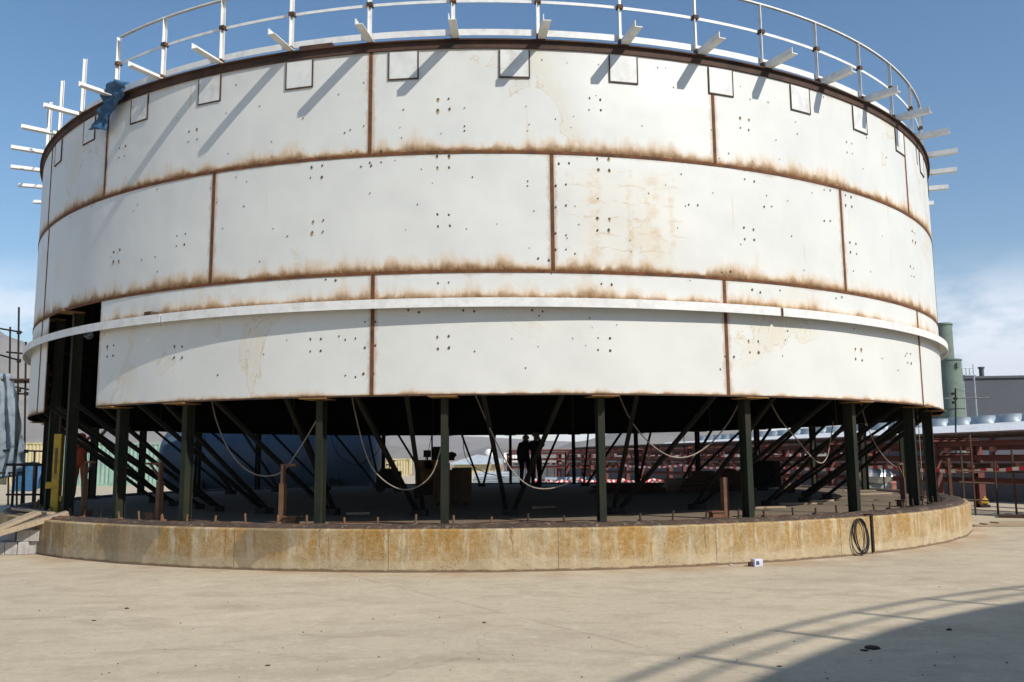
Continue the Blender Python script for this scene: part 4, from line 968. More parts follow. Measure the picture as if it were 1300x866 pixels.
# hanging tarp
b = MB(); nx, ny = 44, 30; vs = []
for j in range(ny + 1):
    v = j/ny
    for i in range(nx + 1):
        u = i/nx; xl = -26; xr = 13 + 16*math.sin(min(1, v*1.25)*PI/2) - 22*max(0, v - .72)
        px = xl + (xr - xl)*u; py = 474 + (604 - 474)*v + (14*(1-u) if v > .5 else 0)*(v - .5)*1.0
        p = sp(px, py, -.12); p.y += .26*abs(math.sin(u*11 + v*2.4 + 1.2*mnoise.noise(Vector((u*3, v*2, 8)))))*(0.35 + v) + .08*mnoise.noise(Vector((u*5, v*4, 2))); vs.append(p)
b.add(vs, [(j*(nx+1)+i, j*(nx+1)+i+1, (j+1)*(nx+1)+i+1, (j+1)*(nx+1)+i) for j in range(ny) for i in range(nx)])
oo = b.build('hanging_tarp', M['tarp'], smooth='all'); oo.modifiers.new('thick', 'SOLIDIFY').thickness = .006
tag(oo, 'grey blue tarp hanging in folds from the scaffold platform', 'tarp')
# handrail like frames behind the slab at the left
o = thing('trestle', 'low dark steel trestle with thin legs behind the left end of the slab', 'frame', (at(40, 600, 4).x, 4, 0))
b = MB()
for px in (18, 30, 46): b.cyl(Vector((at(px, 600, 4).x, 4, 0)), at(px, 598, 4) + Vector((0, 0, .2)), .04, 8)
b.build('legs', M['black'], o)
b = MB(); b.bar(at(8, 590, 4), at(60, 590, 4), .08); b.bar(at(8, 628, 4), at(60, 628, 4), .06); b.build('rails', M['black'], o)

# ------------------------------------------------------------------ pipe rack
rk0, rk1 = Vector((15.4, -6.5, 0)), Vector((4.3, 27, 0)); rd = (rk1 - rk0); RL = rd.length; rd.normalize(); rn = Vector((rd.y, -rd.x, 0))
o = thing('pipe_rack', 'long red brown steel pipe rack running along the right side behind the tank', 'pipe rack', rk0)
b1 = rk0; npost = 9
for k in range(npost):
    s = k*RL/(npost - 1) + .2
    for side in (0, 1.5):
        p = rk0 + rd*s + rn*side; b = MB(); b.hbeam(p, p + Vector((0, 0, 1.86)), .20, .20, .02, upv=rd); b.build('rack_post', M['primer'], o)
    p = rk0 + rd*s; 
    for z in (1.05, 1.50, 1.90): b = MB(); b.hbeam(p + rn*-.1 + Vector((0,0,z + .0)), p + rn*1.6 + Vector((0,0,z + .0)), .09, .12, .012); b.build('cross_beam', M['primer'], o)
for side in (-.02, 1.5):
    for z in (1.42, 1.80):
        b = MB(); b.hbeam(rk0 + rn*side + Vector((0, 0, z)), rk1 + rn*side + Vector((0, 0, z)), .12, .14, .014); b.build('long_beam', M['primer'], o)
for j, (side, z, r) in enumerate(((.3, 2.03, .07), (.6, 2.03, .055), (.95, 2.05, .09), (1.25, 2.02, .05), (.4, 1.20, .09), (.8, 1.17, .06), (1.15, 1.17, .07), (.9, .78, .08))):
    b = MB(); b.cyl(rk0 + rn*side + Vector((0, 0, z)), rk1 + rn*side + Vector((0, 0, z)), r, 12); b.build('pipe', M['primer' if j % 2 else 'rust_dark'], o, smooth=True)
s = 1.0; rz_ = math.atan2(rd.y, rd.x)
while s < RL:
    for z in (1.63, 1.23):
        if random.random() < .8: b = MB(); b.cbox(rk0 + rd*s + rn*-.1 + Vector((0, 0, z)), (.12, .12, .13), (0, 0, rz_)); b.build('pipe_shoe', M['primer_light'], o)
    s += .75
for k in range(npost):
    s = k*RL/(npost - 1) + 1.6; p = rk0 + rd*s + rn*3.1; b = MB(); b.hbeam(p, p + Vector((0, 0, 1.75)), .16, .16, .02, upv=rd); b.build('rack_post', M['primer'], o)
for z in (1.35, 1.7): b = MB(); b.hbeam(rk0 + rn*3.0 + Vector((0, 0, z)), rk1 + rn*3.0 + Vector((0, 0, z)), .12, .13, .014); b.build('long_beam', M['primer'], o)
# second rack, running across behind the tank
Yc = 33; a, c = at(646, 590, Yc).x, at(905, 590, Yc).x
o = thing('pipe_rack', 'red brown steel pipe rack crossing behind the tank, right of the workers', 'pipe rack', (a, Yc, 0))
for k in range(9):
    x = a + (c - a)*k/8
    for dy in (0, 1.8):
        b = MB(); b.hbeam((x, Yc + dy, 0), (x, Yc + dy, 1.85), .2, .2, .02); b.build('rack_post', M['primer'], o)
for z in (.95, 1.45, 1.82):
    for dy in (0, 1.8): b = MB(); b.hbeam((a, Yc + dy - .15, z), (c, Yc + dy - .15, z), .1, .14); b.build('long_beam', M['primer'], o)
for j in range(5): b = MB(); b.cyl((a, Yc + .2 + .33*j, 2.0), (c, Yc + .2 + .33*j, 2.0), .07, 10); b.build('pipe', M['rust_dark' if j % 2 else 'primer'], o, smooth=True)
x = a
while x < c:
    if random.random() < .75: b = MB(); b.cbox((x, Yc - .25, 1.62), (.14, .12, .12)); b.build('pipe_shoe', M['primer_light'], o)
    if random.random() < .75: b = MB(); b.cbox((x + .2, Yc - .25, 1.2), (.14, .12, .14)); b.build('pipe_shoe', M['primer_light'], o)
    x += .6

# barrier tape on posts
tp = [rk0 + rd*s + rn*-.55 for s in (.5, 5.5, 10.5, 16, 22, 28)]
tape_root = thing('barrier_tape', 'red and white striped barrier tape strung on thin posts in front of the pipe rack', 'barrier tape', tp[0])
zt = 1.12
for p in tp: b = MB(); b.cyl(p, p + Vector((0, 0, zt + .08)), .022, 8); b.build('tape_post', M['rust_dark'], tape_root)
red = MB(); wh = MB()
for i in range(len(tp) - 1):
    p, q = tp[i] + Vector((0, 0, zt)), tp[i+1] + Vector((0, 0, zt)); n = 26
    for k in range(n):
        def P(t): r = p.lerp(q, t); r.z -= .10*math.sin(PI*t) + .012*math.sin(t*37 + i); return r
        A, B = P(k/n), P((k+1)/n); t_ = (red if k % 2 else wh); th = rn*.002
        t_.add([A - th, B - th, B - th + Vector((0,0,.09)), A - th + Vector((0,0,.09)), A + th, B + th, B + th + Vector((0,0,.09)), A + th + Vector((0,0,.09))], [(0,1,2,3),(7,6,5,4),(0,4,5,1),(3,2,6,7)])
red.build('red_stripes', M['redp'], tape_root); wh.build('white_stripes', M['whitep'], tape_root)
# tape heap behind the workers: a fallen length along the far kerb
red = MB(); wh = MB(); o = thing('barrier_tape', 'tangled red and white barrier tape strung low behind the two workers', 'barrier tape', at(690, 612, 12.5) * 1)
for L in range(4):
    A0, B0 = at(672 + L*4, 612 + L*1.5, 12.5 + L*.25), at(856 - L*12, 612 + L*1.2, 12.5 + L*.25); n = 56
    for k in range(n):
        def P(t): r = A0.lerp(B0, t); r.z += .05*math.sin(t*23 + L*2) + .03*math.sin(t*61 + L); r.y += .1*math.sin(t*31); return r
        A, B = P(k/n), P((k+1)/n); t_ = red if k % 2 else wh
        t_.add([A, B, B + Vector((0, .01, .075)), A + Vector((0, .01, .075)), A + Vector((0, .004, 0)), B + Vector((0, .004, 0)), B + Vector((0, .014, .075)), A + Vector((0, .014, .075))], [(0,1,2,3),(7,6,5,4),(0,4,5,1),(3,2,6,7)])
red.build('red_stripes', M['redp'], o); wh.build('white_stripes', M['whitep'], o)
b = MB()
for px in (672, 735, 795, 856): q = at(px, 612, 12.7); b.cyl((q.x, 12.7, 0), (q.x, 12.7, q.z + .1), .02, 6)
b.build('tape_posts', M['rust_dark'], o)

# sheet wall behind the rack
def wall_run(P, Q, h, mat, name, lab, cat, th=.15, pitch=.5):
    P, Q = Vector(P), Vector(Q); d = (Q - P); L = d.length; d.normalize(); nn = Vector((d.y, -d.x, 0)); n = int(L/pitch)
    o = thing(name, lab, cat, P); b = MB(); vs = []; pr = []
    for k in range(n):
        s = L*k/n; w = L/n; pr += [(s, 0), (s + w*.45, 0), (s + w*.5, .05), (s + w*.95, .05)]
    pr.append((L, 0)); pts = [P + d*s - nn*y for s, y in pr] + [Q - nn*th, P - nn*th]; m_ = len(pts)
    b.add(pts + [p + Vector((0, 0, h)) for p in pts], [(i, (i+1) % m_, m_+(i+1) % m_, m_+i) for i in range(m_)] + [tuple(range(m_, 2*m_))]); b.build('wall_sheets', M[mat], o)
    b = MB(); b.bar(P + Vector((0,0,h + .05)) - nn*.05, Q + Vector((0,0,h + .05)) - nn*.05, .26, .09); b.build('coping', M['galv'], o); return o
wall_run(rk0 + rn*5.0 - rd*3, rk0 + rn*4.2 + rd*46, 1.25, 'greywall', 'sheet_wall', 'low grey sheet wall behind the right pipe rack', 'wall')
wall_run(at(618, 600, 40) * Vector((1,1,0)).x if False else Vector((at(640, 600, 40).x, 40, 0)), Vector((at(860, 600, 40).x, 40, 0)), 1.2, 'greywall', 'sheet_wall', 'low grey sheet wall behind the pipe rack right of the workers', 'wall')

# ------------------------------------------------------------------ cooler bank with fans
C0, C1 = Vector((40.6, 30, 0)), Vector((28.0, 125, 0)); cd = (C1 - C0); CL = cd.length; cd.normalize(); cn = Vector((cd.y, -cd.x, 0))
o = thing('cooler_bank', 'long white edged raised deck behind the pipe rack, with fans standing on it', 'deck', C0)
b = MB(); b.add([(0, 1.2, 3.22), (CL, 1.2, 3.22), (CL, 1.2, 3.28), (0, 1.2, 3.28), (0, -1.2, 3.98), (CL, -1.2, 3.98), (CL, -1.2, 3.22), (0, -1.2, 3.22)], [(0,1,2,3),(3,2,5,4),(4,5,6,7),(7,6,1,0),(0,3,4,7),(1,6,5,2)])
Mx = Matrix.Translation(C0) @ Matrix.Rotation(math.atan2(cd.y, cd.x), 4, 'Z')
for v in range(len(b.v)): b.v[v] = Mx @ b.v[v]
b.build('fascia', M['fascia'], o)
b = MB(); b.box((0, -9, 3.72), (CL, -1.205, 3.90), Mx); b.build('deck_floor', M['galv'], o)
b = MB(); b.box((0, -9, 1.9), (CL, -.6, 3.2), Mx); b.build('shade_panels', M['greywall'], o)
for k in range(13): b = MB(); b.box((k*CL/12.4, -.5, 0), (k*CL/12.4 + .3, -.2, 3.29), Mx); b.build('deck_leg', M['primer'], o)
fan_proto = None
for k in range(28):
    pos = C0 + cd*(1.6 + k*3.0) + cn*2.8; pos.z = 3.93
    if fan_proto is None:
        fo = fan_proto = empty('cooling_fan')
        b = MB(); b.lathe([(1.18, 0), (1.18, .25), (1.02, .55), (1.08, .95), (1.05, .95), (.98, .55), (1.14, .25), (1.14, 0)], (0,0,0), 28); b.build('fan_ring', M['galv'], fo, smooth=True, local=True)
        b = MB(); b.box((-1.35, -1.35, -.02), (1.35, 1.35, .06)); b.build('fan_base', M['galv'], fo, local=True)
        b = MB()
        for q in range(4): a_ = q*PI/2; b.bar((0, 0, .55), (.93*math.cos(a_), .93*math.sin(a_), .6), .28, .03)
        b.cyl((0, 0, .4), (0, 0, .75), .16, 12); b.build('blades', M['greywall'], fo, local=True)
    else: fo = copy_tree(fan_proto)
    fo.location = pos; fo.scale = (.88, .88, .82); fo.rotation_euler = (0, 0, math.atan2(cd.y, cd.x))
    tag(fo, 'grey drum shaped cooling fan in the row on the white edged deck', 'fan', 'cooling fans in a row on the deck')

# ------------------------------------------------------------------ grey building, stack
Yb = 92; xl = at(1222, 500, Yb).x
o = thing('grey_building', 'large windowless slate grey building at the right frame edge', 'building', (xl, Yb, 0)); hb = at(1228, 480, Yb).z
b = MB(); W = 60; n = 100; pr = [(0, 0)]
pts = [Vector((xl + x, Yb + y, 0)) for x, y in pr] + [Vector((xl + W, Yb, 0)), Vector((xl + W, Yb + 40, 0)), Vector((xl, Yb + 40, 0))]; m_ = len(pts)
def topz(p): return hb + (p.x - xl)*.012
b.add(pts + [Vector((p.x, p.y, topz(p))) for p in pts], [(i, (i+1) % m_, m_+(i+1) % m_, m_+i) for i in range(m_)] + [tuple(range(m_, 2*m_))]); b.build('wall', M['grey_clad'], o)
b = MB(); b.bar((xl - .1, Yb - .08, hb + .05), (xl + W, Yb - .08, hb + .012*W + .05), .3, .3); b.build('parapet', M['grey_clad'], o)
b = MB(); q = at(1249, 476, Yb); b.cyl((q.x, Yb + .5, q.z - 1), (q.x, Yb + .5, q.z + .9), .3, 12); b.cyl((q.x, Yb + .5, q.z + .9), (q.x, Yb + .5, q.z + 1.1), .42, 12); b.build('roof_vent', M['grey_clad'], o)
Yk = 78; cx = at(1206, 500, Yk).x; k_ = px_m(Yk)
o = thing('exhaust_stack', 'tall sage green round stack in two widths beside the tank, right', 'stack', (cx, Yk, 0))
z2, z1 = at(1206, 411, Yk).z, at(1206, 457, Yk).z
r1 = 16.0*k_; r2 = 11.5*k_
b = MB(); b.lathe([(r1, 0), (r1, z1), (r2, z1 + .02)], (0,0,0), 40); b.build('lower_shaft', M['sage'], o, smooth=True, local=True)
b = MB(); b.lathe([(r2, z1 - .1), (r2, z2), (r2 - .12, z2), (r2 - .12, z2 - .8), (.01, z2 - .8)], (-6*k_*.6, 0, 0), 40); b.build('upper_shaft', M['sage'], o, smooth=True, local=True)
for zz in (z1 - .06, z2 - .15, z1*.55):
    b = MB(); rr = r1 if zz < z1 else r2; xo = 0 if zz < z1 else -6*k_*.6
    b.lathe([(rr, zz - .08), (rr + .10, zz - .08), (rr + .10, zz + .06), (rr, zz + .06)], (xo, 0, 0), 40); b.build('flange', M['sage'], o, smooth=True, local=True)
b = MB(); lx = at(1206, 463, Yk - 2); b.box((-.1 + .3, -r1 - .25, z1 - 1.0), (.5, -r1 + .02, z1 - .5)); b.build('inlet_box', M['sage'], o, local=True)
# small roof platform with rails beside the stack
q0 = at(1222, 476, 84); q1 = at(1236, 476, 84)
o = thing('roof_platform', 'small railed steel platform between the stack and the grey building', 'platform', (q0.x, 84, 0))
b = MB(); b.bar(q0 + Vector((0,0,-.1)), q1 + Vector((0,0,-.1)), 1.2, .12); b.build('platform_floor', M['galv'], o)
b = MB()
for t in (0, .33, .66, 1): p = q0.lerp(q1, t); b.cyl(p, p + Vector((0, 0, .85 if t < .9 else 1.3)), .05, 6)
for zz in (.4, .8): b.cyl(q0 + Vector((0, 0, zz)), q1 + Vector((0, 0, zz)), .045, 6)
b.build('platform_rail', M['galv'], o)
b = MB(); b.cyl(Vector((q0.x, 84, 0)), q0, .12, 8); b.cyl(Vector((q1.x, 84, 0)), q1, .12, 8); b.build('platform_leg', M['galv'], o)
# pole with horizontal boom
Yp = 30; pb = Vector((at(1213, 600, Yp).x, Yp, 0)); o = thing('boom_pole', 'thin scaffold pole with a horizontal boom in front of the green stack', 'pole', pb)
b = MB(); b.cyl(pb, at(1213, 493, Yp), .05, 8); b.build('pole', M['black'], o)
b = MB(); b.cyl(at(1199, 506, Yp), at(1256, 505, Yp), .04, 8); b.build('boom', M['greywall'], o)
b = MB(); b.cyl(at(1214, 494, Yp), at(1255, 504.5, Yp), .022, 8); b.build('stay', M['greywall'], o)
b = MB()
for pxy in ((1213, 506), (1210, 500), (1211, 511)): b.cbox(at(*pxy, Yp - .05), (.16, .16, .16))
b.build('clamps', M['black'], o)

# ------------------------------------------------------------------ middle distance between the columns
# shed with pale roof
Ysd = 48; xa, xb, xr = at(572, 600, Ysd).x, at(638, 600, Ysd).x, at(606, 600, Ysd).x
o = thing('shed', 'small shed with a pale blue sloping roof beyond the crates', 'shed', ((xa + xb)/2, Ysd, 0)); ze, zr = at(572, 588, Ysd).z, at(606, 577, Ysd).z
b = MB(); b.box((xa + .3, Ysd, 0), (xb - .2, Ysd + 5, ze - .02)); b.build('wall', M['cont_cream'], o)
b = MB(); b.add([(xa, Ysd - .4, ze), (xr, Ysd - .4, zr), (xb, Ysd - .4, ze + .3), (xa, Ysd + 5.4, ze), (xr, Ysd + 5.4, zr), (xb, Ysd + 5.4, ze + .3), (xa, Ysd - .4, ze - .12), (xb, Ysd - .4, ze - .12), (xa, Ysd + 5.4, ze - .12), (xb, Ysd + 5.4, ze - .12)], [(0,1,4,3),(1,2,5,4),(0,6,7,2,1),(3,4,5,9,8),(6,8,9,7),(0,3,8,6),(2,7,9,5)]); b.build('roof', M['roofblue'], o)
o = thing('water_tank', 'small white ball shaped tank on legs beside the pale roofed shed', 'water tank', (at(621, 600, 58).x, 58, 0)); c = at(621, 577, 58)
b = MB(); b.lathe([(.5*math.cos(t*PI/12), c.z + .5*math.sin(t*PI/12)) for t in range(-6, 7)], (0,0,0), 20); b.build('ball', M['fascia'], o, smooth=True, local=True)
b = MB()
for sx in (-1, 1):
    for sy in (-1, 1): b.cyl((sx*.45, sy*.45, 0), (sx*.3, sy*.3, c.z - .35), .05, 6)
b.build('stand', M['galv'], o, local=True)
# leaning timber
for k in range(7):
    x = 612 + k*5; p = at(x, 604, 44); p.z = .02; q = at(x + random.uniform(4, 12), 589 + random.uniform(-2, 3), 44.6)
    b = MB(); b.bar(p, q, .14, .1); tag(b.build('timber_beam', M['timber']), 'raw timber beam leaning in the row of beams beyond the crates', 'beam', 'leaning timber beams')
for k, (x0, x1, yt, Y, mt, lab, nm) in enumerate(((602, 650, 599, 30, 'roofblue', 'pale blue sheet stack on the ground left of the workers', 'sheet_stack'), (600, 660, 606, 24, 'galv', 'low stack of grey steel sections left of the workers', 'steel_sections'), (690, 760, 604, 26, 'galv', 'long stack of grey pipes behind the tangled tape', 'pipe_stack'), (1035, 1110, 607, 28, 'galv', 'stack of grey pipes beyond the right braces', 'pipe_stack'))):
    a, c = at(x0, 600, Y).x, at(x1, 600, Y).x; zt = at(x0, yt, Y).z; b = MB()
    if 'pipe' in nm:
        for j in range(5): b.cyl((a, Y + j*.24, zt*.25), (c, Y + j*.24, zt*.25), .12, 10)
        for j in range(4): b.cyl((a + .1, Y + .12 + j*.24, zt*.25 + .21), (c - .2, Y + .12 + j*.24, zt*.25 + .21), .12, 10)
        b.box((a + .5, Y - .1, 0), (a + .7, Y + 1.1, zt*.25 - .12)); b.box((c - .9, Y - .1, 0), (c - .7, Y + 1.1, zt*.25 - .12))
    else:
        n = 5
        for j in range(n): b.cbox(((a + c)/2 + random.uniform(-.15, .15), Y + .5, zt*(j + .5)/n), ((c - a)*random.uniform(.88, 1), 1.0, zt/n*.8), (0, 0, random.uniform(-.02, .02)))
    tag(b.build(nm, M[mt]), lab, nm.replace('_', ' '))
for k, (x0, x1, Y, h, mt, lab) in enumerate(((640, 668, 52, 2.0, 'fascia', 'white site cabin beyond the workers, left'), (735, 800, 58, 1.5, 'roofblue', 'pale blue low cabin beyond the pipe rack'), (486, 520, 60, 1.6, 'cont_cream', 'cream cabin between the blue vessel and the engine'))):
    container(x0, x1, Y, h, mt, lab, 'site_cabin', 'cabin')
# red rods, clutter by the right: barrel and bags
p = ground_at(1176, 628); p = Vector((at(1125, 600, 6.5).x, 6.5, 0))
o = thing('oil_drum', 'red brown steel drum standing behind the right braces', 'drum', p)
b = MB(); b.lathe([(.01, 0), (.29, 0), (.30, .02), (.29, .28), (.305, .3), (.29, .32), (.29, .58), (.305, .6), (.29, .62), (.29, .86), (.30, .88), (.27, .87), (.01, .87)], (0,0,0), 24); b.build('drum_shell', M['primer_light'], o, smooth=True, local=True)
p = Vector((at(1112, 600, 5.0).x, 5.0, 0)); b = MB(); vs = []
n, m_ = 14, 9
for j in range(m_):
    for i in range(n):
        a_ = 2*PI*i/n; t = j/(m_-1)*PI - PI/2; rr = .42*math.cos(t)*(1 + .35*mnoise.noise(Vector((i*.9, j*.8, 5)))); vs.append(p + Vector((rr*math.cos(a_)*1.3, rr*math.sin(a_), .85 + .28*math.sin(t) + .06*mnoise.noise(Vector((i, j, 1))))))
b.add(vs, [(j*n+i, j*n+(i+1)%n, (j+1)*n+(i+1)%n, (j+1)*n+i) for j in range(m_-1) for i in range(n)]); tag(b.build('foil_bundle', M['silver']), 'crumpled silver foil bundle on a stand near the right braces', 'foil')
b = MB(); b.box((p.x - .4, 4.8, 0), (p.x + .4, 5.2, .62)); tag(bevel(b.build('foil_stand', M['galv'])), 'grey box carrying the silver foil bundle', 'box')
p = Vector((at(1267, 600, -2.0).x + 1.2, 1.0, 0)); p = Vector((at(1246, 600, 2.5).x, 2.5, 0)); 
o = thing('yellow_pump', 'small yellow machine on the ground under the pipe rack, right', 'pump', p)
b = MB(); b.lathe([(.01, -.12), (.08, -.12), (.10, -.06), (.10, .07), (.06, .12), (.01, .12)], (0, 0, .17), 16, 'x'); b.box((-.04, -.04, .25), (.04, .04, .32)); b.build('pump_body', M['yellow'], o, smooth=True, local=True)
b = MB(); b.box((-.13, -.1, 0), (.13, .1, .08)); b.build('pump_base', M['black'], o, local=True)
# thin uprights and cross tubes between yard and rack
o = thing('tube_frame', 'light frame of thin rusty tubes in front of the pipe rack at the right', 'frame', (at(1240, 600, -2).x, -2, 0))
Yt = -.8
for px, ptop in ((1219, 567), (1231, 552), (1262, 585), (1284, 570)):
    q = at(px, ptop, Yt); b = MB(); b.cyl((q.x, Yt, 0), q, .026, 8); b.build('tube', M['rust_dark'], o)
for x0, y0, x1, y1 in ((1217, 612, 1262, 614), (1213, 598, 1312, 600), (1217, 634, 1262, 636)):
    b = MB(); b.cyl(at(x0, y0, Yt), at(x1, y1, Yt), .022, 8); b.build('cross_tube', M['rust_dark'], o)
# dark flat strip laid across the yard at the right
p, q = ground_at(1236, 657), ground_at(1330, 661)
b = MB(); b.bar(Vector((p.x + .6, p.y, .03)), Vector((q.x + 2, q.y - .1, .03)), .5, .06); tag(b.build('dark_strip', M['rust_dark']), 'dark flat strip across the yard beside the round base', 'trench cover')
p = ground_at(1280, 668); b = MB(); 
for k in range(3): b.cbox(p + Vector((.15*k - .2, .05*k, .02 + .025*k)), (1.1 - .2*k, .3, .03), (0, 0, R_(-6 + 5*k)))
tag(b.build('board_pile', M['wood']), 'few flat weathered boards lying on the yard at the right frame edge', 'boards')

# ------------------------------------------------------------------ foreground small things
# blocks and plank at the left
def block(px, py, w, h, d, lab, z=0.0, rz=0, mat='block'):
    p = ground_at(px, py) if z == 0 else None
    o = MB(); o.box((-w/2, -d/2, 0), (w/2, d/2, h)); ob = o.build('concrete_block', M[mat]); bevel(ob, .012, 2); return ob
rowY = -7.76
def blk(x0, x1, z0, z1, lab, dy=0.0, d=.26):
    a, c = at(x0, 690, rowY + dy).x, at(x1, 690, rowY + dy).x
    b = MB(); b.box((-(c-a)/2, -d/2, 0), ((c-a)/2, d/2, z1 - z0)); ob = b.build('concrete_block', M['block']); ob.location = ((a+c)/2, rowY + dy + d/2 - .16, z0); ob.rotation_euler = (0, 0, random.uniform(-.05, .05)); bevel(ob, .012, 2)
    tag(ob, lab, 'block', 'pale blocks stacked beside the round base')
blk(-36, -13, 0, .205, 'pale block of the bottom row, cut by the left frame edge')
blk(-12, 12, 0, .205, 'pale block of the bottom row at the left frame edge')
blk(13, 28, 0, .205, 'narrow pale block of the bottom row, second from the left')
blk(28.5, 41, 0, .21, 'pale block of the bottom row under the upper block')
blk(43, 58, 0, .215, 'rightmost pale block of the bottom row, set slightly apart', .08)
blk(27, 55, .212, .40, 'long pale block lying on top of the bottom row', .02)
blk(5, 25, .212, .36, 'dark lying block behind, on top of the bottom row at the left', .18)
pA = at(82, 648, -7.15 + 1.7); pA = Vector((-8.15, -6.35, TOP + .09)); 
az_p = on_cyl(78, 650, 10.55); pA = pol(az_p[0], 10.45, TOP + .085)
d_ = ground_at(-60, 700); pB = at(-40, 688, pA.y - .75)
b = MB(); b.bar(pA, pB, .30, .085); b.bar(pA + Vector((-.5, .0, .02)), pB + Vector((.2, -.1, .085)), .22, .05); tag(bevel(b.build('plank', M['wood']), .006), 'weathered wooden plank leaning on the curb above the pale blocks', 'plank')
b = MB(); b.bar(pol(az_p[0] - 3, 10.5, TOP + .07), pol(az_p[0] - 12, 10.7, TOP + .10), .16, .04); tag(b.build('board', M['wood']), 'short board lying flat on the curb at the left end', 'board')

# hose coil against the curb
a_c, _ = on_cyl(1092, 680, RF + .05); cc = pol(a_c, RF + .055, 0); tx = pol(a_c + 90, 1, 0)
b = MB(); P = []
for k in range(0, 361):
    t = k/360*2*PI*3.1 + .6; r_ = .215 + .018*math.sin(t*.37) ; P.append(cc + tx*(r_*.72*math.cos(t) + .012*math.sin(t*1.3)) + Vector((0, 0, .295 + r_*1.12*math.sin(t))) + pol(a_c, .02*math.sin(t*.5) + .05*(-math.sin(t))*.5 + .01, 0))
b.tube(P, .0095, 6); tag(b.build('hose_coil', M['black_rubber'], smooth='all'), 'coil of thin black hose leaning on the curb of the round base', 'hose')
a_s, _ = on_cyl(1106, 680, RF); b = MB(); b.arcbox(a_s - .12, a_s + .12, RF + .012, RF + .035, .03, TOP + .02); b.arcbox(a_s - .12, a_s + .12, RF - .14, RF + .035, TOP + .02, TOP + .035); tag(b.build('steel_strap', M['black']), 'dark upright flat strap fixed on the curb beside the hose coil', 'strap')
# little carton
p = ground_at(961, 719); b = MB(); b.cbox((0, 0, .05), (.13, .10, .10)); ob = bevel(b.build('carton', M['carton']), .004); ob.location = p; ob.rotation_euler = (0, 0, .3); tag(ob, 'small white carton with purple tint on the ground against the curb', 'carton')
b = MB(); b.cbox((-.02, -.0505, .05), (.05, .002, .05)); b.build('carton_print', M['bluetarp'], ob, local=True)
b = MB(); b.cbox((-.09, .02, .03), (.05, .05, .06), (0, 0, .5)); b.build('carton_flap', M['rust'], ob, local=True)
# stones, chips and rags
def lump(px, py, s, mat, lab, cat, name='stone', flat=.5):
    p = ground_at(px, py); b = MB(); n, m_ = 10, 6; vs = []; sd = random.random()*50
    for j in range(m_):
        for i in range(n):
            a = 2*PI*i/n; t = j/(m_-1)*PI - PI/2; r_ = s*math.cos(t)*(1 + .5*mnoise.noise(Vector((math.cos(a)*1.5 + sd, math.sin(a)*1.5, j*.5)))); vs.append(p + Vector((r_*math.cos(a), r_*math.sin(a), max(0, s*flat*(.3 + math.sin(t))))))
    b.add(vs, [(j*n+i, j*n+(i+1)%n, (j+1)*n+(i+1)%n, (j+1)*n+i) for j in range(m_-1) for i in range(n)]); tag(b.build(name, M[mat], smooth='all'), lab, cat)
lump(1108, 823, .06, 'black', 'dark crumpled rag lying at the edge of the shadow in the foreground', 'rag', 'rag', .25)
lump(1097, 826, .035, 'black', 'small dark scrap beside the crumpled rag', 'rag', 'rag', .2)
lump(1205, 800, .022, 'black', 'small dark stone in the foreground shadow', 'stone')
lump(615, 791, .02, 'rust_orange', 'small reddish lump on the bare yard in the middle foreground', 'lump', 'clay_lump')
lump(161, 773, .022, 'rust', 'small reddish brown scrap on the left foreground', 'scrap', 'scrap')
lump(119, 788, .022, 'black', 'flat dark chip on the left foreground', 'chip', 'chip', .2)
lump(928, 718, .03, 'block', 'small pale stone against the curb left of the carton', 'stone')
lump(340, 845, .022, 'rust_dark', 'thin brown scrap near the bottom left of the yard', 'scrap', 'scrap', .2)
lump(990, 846, .02, 'rust_dark', 'brown scrap within the rail shadow in the foreground', 'scrap', 'scrap', .2)
b = MB()
for k in range(70):
    px = random.uniform(-20, 1320); py = 866 - (866 - 700)*random.random()**1.3*.98 if random.random() < .7 else random.uniform(735, 870)
    p = ground_at(px, max(py, 735)); s = random.uniform(.003, .010); q = [Vector((random.uniform(-s, s), random.uniform(-s, s), 0)) for _ in range(4)]
    b.add([p + Vector((-s, -s*.6, 0)), p + Vector((s, -s, 0)), p + Vector((s*.6, s, 0)), p + Vector((-s*.7, s*.6, 0)), p + Vector((0, 0, s))], [(0,1,4),(1,2,4),(2,3,4),(3,0,4),(3,2,1,0)])
tag(b.build('grit', M['rust_dark']), 'grit and tiny chips scattered over the yard', 'grit', kind='stuff')

# plank on the rim and cloth snagged on the rail
b = MB(); b.arcbox(-15.8, -12.9, RT - .12, RT + .05, ZD + .128, ZD + .19); tag(b.build('rim_board', M['rust_dark']), 'short brown board lying on the tank rim, upper left of the middle', 'board')
b = MB(); nx, ny = 16, 22; vs = []
for j in range(ny + 1):
    v = j/ny
    for i in range(nx + 1):
        u = i/nx; px = 150 - 26*v + (u - .5)*(20 - 4*v + 6*math.sin(v*7)); py = 103 + 62*v
        az, z = on_cyl(px, py, RT + .18); q = mnoise.fractal(Vector((u*2.4, v*4.5, 9)), 1, 2, 4)
        vs.append(pol(az, RT + .17 + .11*q + .03*math.sin(u*13 + v*9), z))
b.add(vs, [(j*(nx+1)+i, j*(nx+1)+i+1, (j+1)*(nx+1)+i+1, (j+1)*(nx+1)+i) for j in range(ny) for i in range(nx)])
oo = b.build('snagged_cloth', M['bluetarp'], smooth='all'); oo.modifiers.new('thick', 'SOLIDIFY').thickness = .012
tag(oo, 'dark blue cloth snagged on the rim where the guard rail ends, upper left', 'cloth')

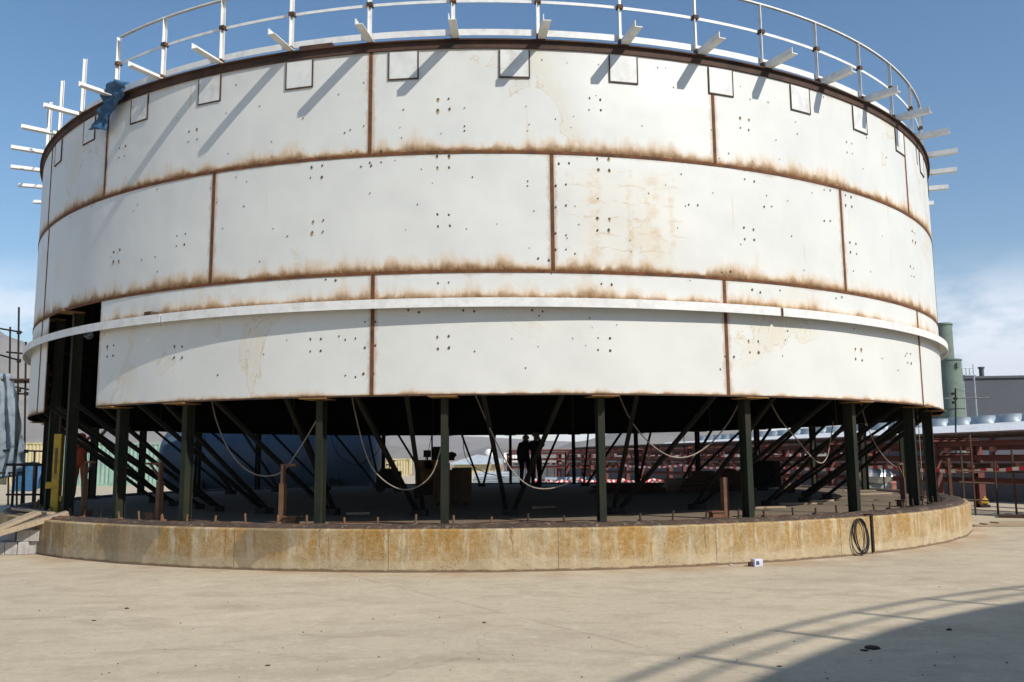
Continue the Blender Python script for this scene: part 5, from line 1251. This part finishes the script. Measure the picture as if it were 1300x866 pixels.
# ------------------------------------------------------------------ neighbouring tank behind the photographer, casting the shadow at lower right
ZN = 7.6; sh = ZN/math.tan(R_(SUN_EL)); sv = Vector((-math.sin(R_(SUN_AZ)), math.cos(R_(SUN_AZ)), 0))
SC = Vector((12.18, -25.56, 0)); NC = SC - sv*sh
o = thing('storage_tank', 'finished neighbouring white tank with a railed rim, behind the camera', 'tank', NC)
b = MB(); b.lathe([(13.4, 0), (13.4, ZN)], (0,0,0), 120); b.build('shell', M['white_steel'], o, smooth=True, local=True)
b = MB(); b.lathe([(13.41, ZN), (13.5, ZN), (13.5, ZN + .1), (.05, ZN + .6)], (0,0,0), 120); b.build('roof', M['inside'], o, local=True)
rl = empty('guard_rail'); rl.parent = o
def ring_at(name, r0, r1, z0, z1):
    b = MB(); b.arcbox(-180, 180, r0, r1, z0, z1, 2.0); b.build(name, M['white_steel'], rl, smooth=True, local=True)
ring_at('top_rail', 13.44, 13.49, ZN + .70, ZN + .735); ring_at('middle_rail', 13.44, 13.48, ZN + .42, ZN + .45); ring_at('kick_board', 13.44, 13.46, ZN + .13, ZN + .19)
for k in range(64):
    a = k*360/64 + 3.0; b = MB(); b.bar(pol(a, 13.46, ZN + .05), pol(a, 13.46, ZN + .75), .05); b.build('post', M['white_steel'], rl, local=True)

# ------------------------------------------------------------------ haze
hz = bpy.data.materials.new('haze'); hz.use_nodes = True; hz.node_tree.nodes.clear()
ho_ = hz.node_tree.nodes.new('ShaderNodeOutputMaterial'); hv = hz.node_tree.nodes.new('ShaderNodeVolumePrincipled')
hv.inputs['Color'].default_value = (0.80, 0.86, 0.95, 1); hv.inputs['Density'].default_value = 0.0001
hz.node_tree.links.new(hv.outputs[0], ho_.inputs['Volume'])
b = MB(); b.box((-6600, -2600, -9.5), (6600, 7100, 700)); tag(b.build('haze', hz), 'thin pale haze in front of the hills', kind='stuff')

# ------------------------------------------------------------------ labels that count look-alikes
ORD = ['first', 'second', 'third', 'fourth', 'fifth', 'sixth', 'seventh', 'eighth', 'ninth', 'tenth', 'eleventh', 'twelfth'] + [w for w in ('thirteenth', 'fourteenth', 'fifteenth', 'sixteenth', 'seventeenth', 'eighteenth', 'nineteenth', 'twentieth')] + ['twenty-' + w for w in ('first', 'second', 'third', 'fourth', 'fifth', 'sixth', 'seventh', 'eighth')]
def photo_x(o):
    p = o.location
    if o.type == 'MESH' and p.length < 1e-6: p = sum((Vector(c) for c in o.bound_box), Vector()) / 8
    q = p - CAM; return q.dot(rt.normalized()) / q.dot(f0.normalized())
def count(group, fmt, rev=False):
    L = sorted([o for o in bpy.data.objects if o.get('group') == group and o.get('category')], key=photo_x, reverse=rev)
    for i, o in enumerate(L): o['label'] = fmt % ORD[min(i, len(ORD) - 1)]
count('far row of columns under the tank', 'dark column of the far row under the tank, %s from the left')
count('raking braces in the far bays', 'far pair of dark sloping braces meeting at one foot, %s from the left')
count('cooling fans in a row on the deck', 'grey drum shaped cooling fan on the white edged deck, %s from the right', True)
count('leaning timber beams', 'raw timber beam leaning beyond the crates, %s from the left')
count('timber offcuts lying on the slab', 'short flat timber offcut on the slab under the tank, %s from the left')
count('thin black hoses deep under the tank', 'thin black hose hanging deep under the tank, %s from the left')
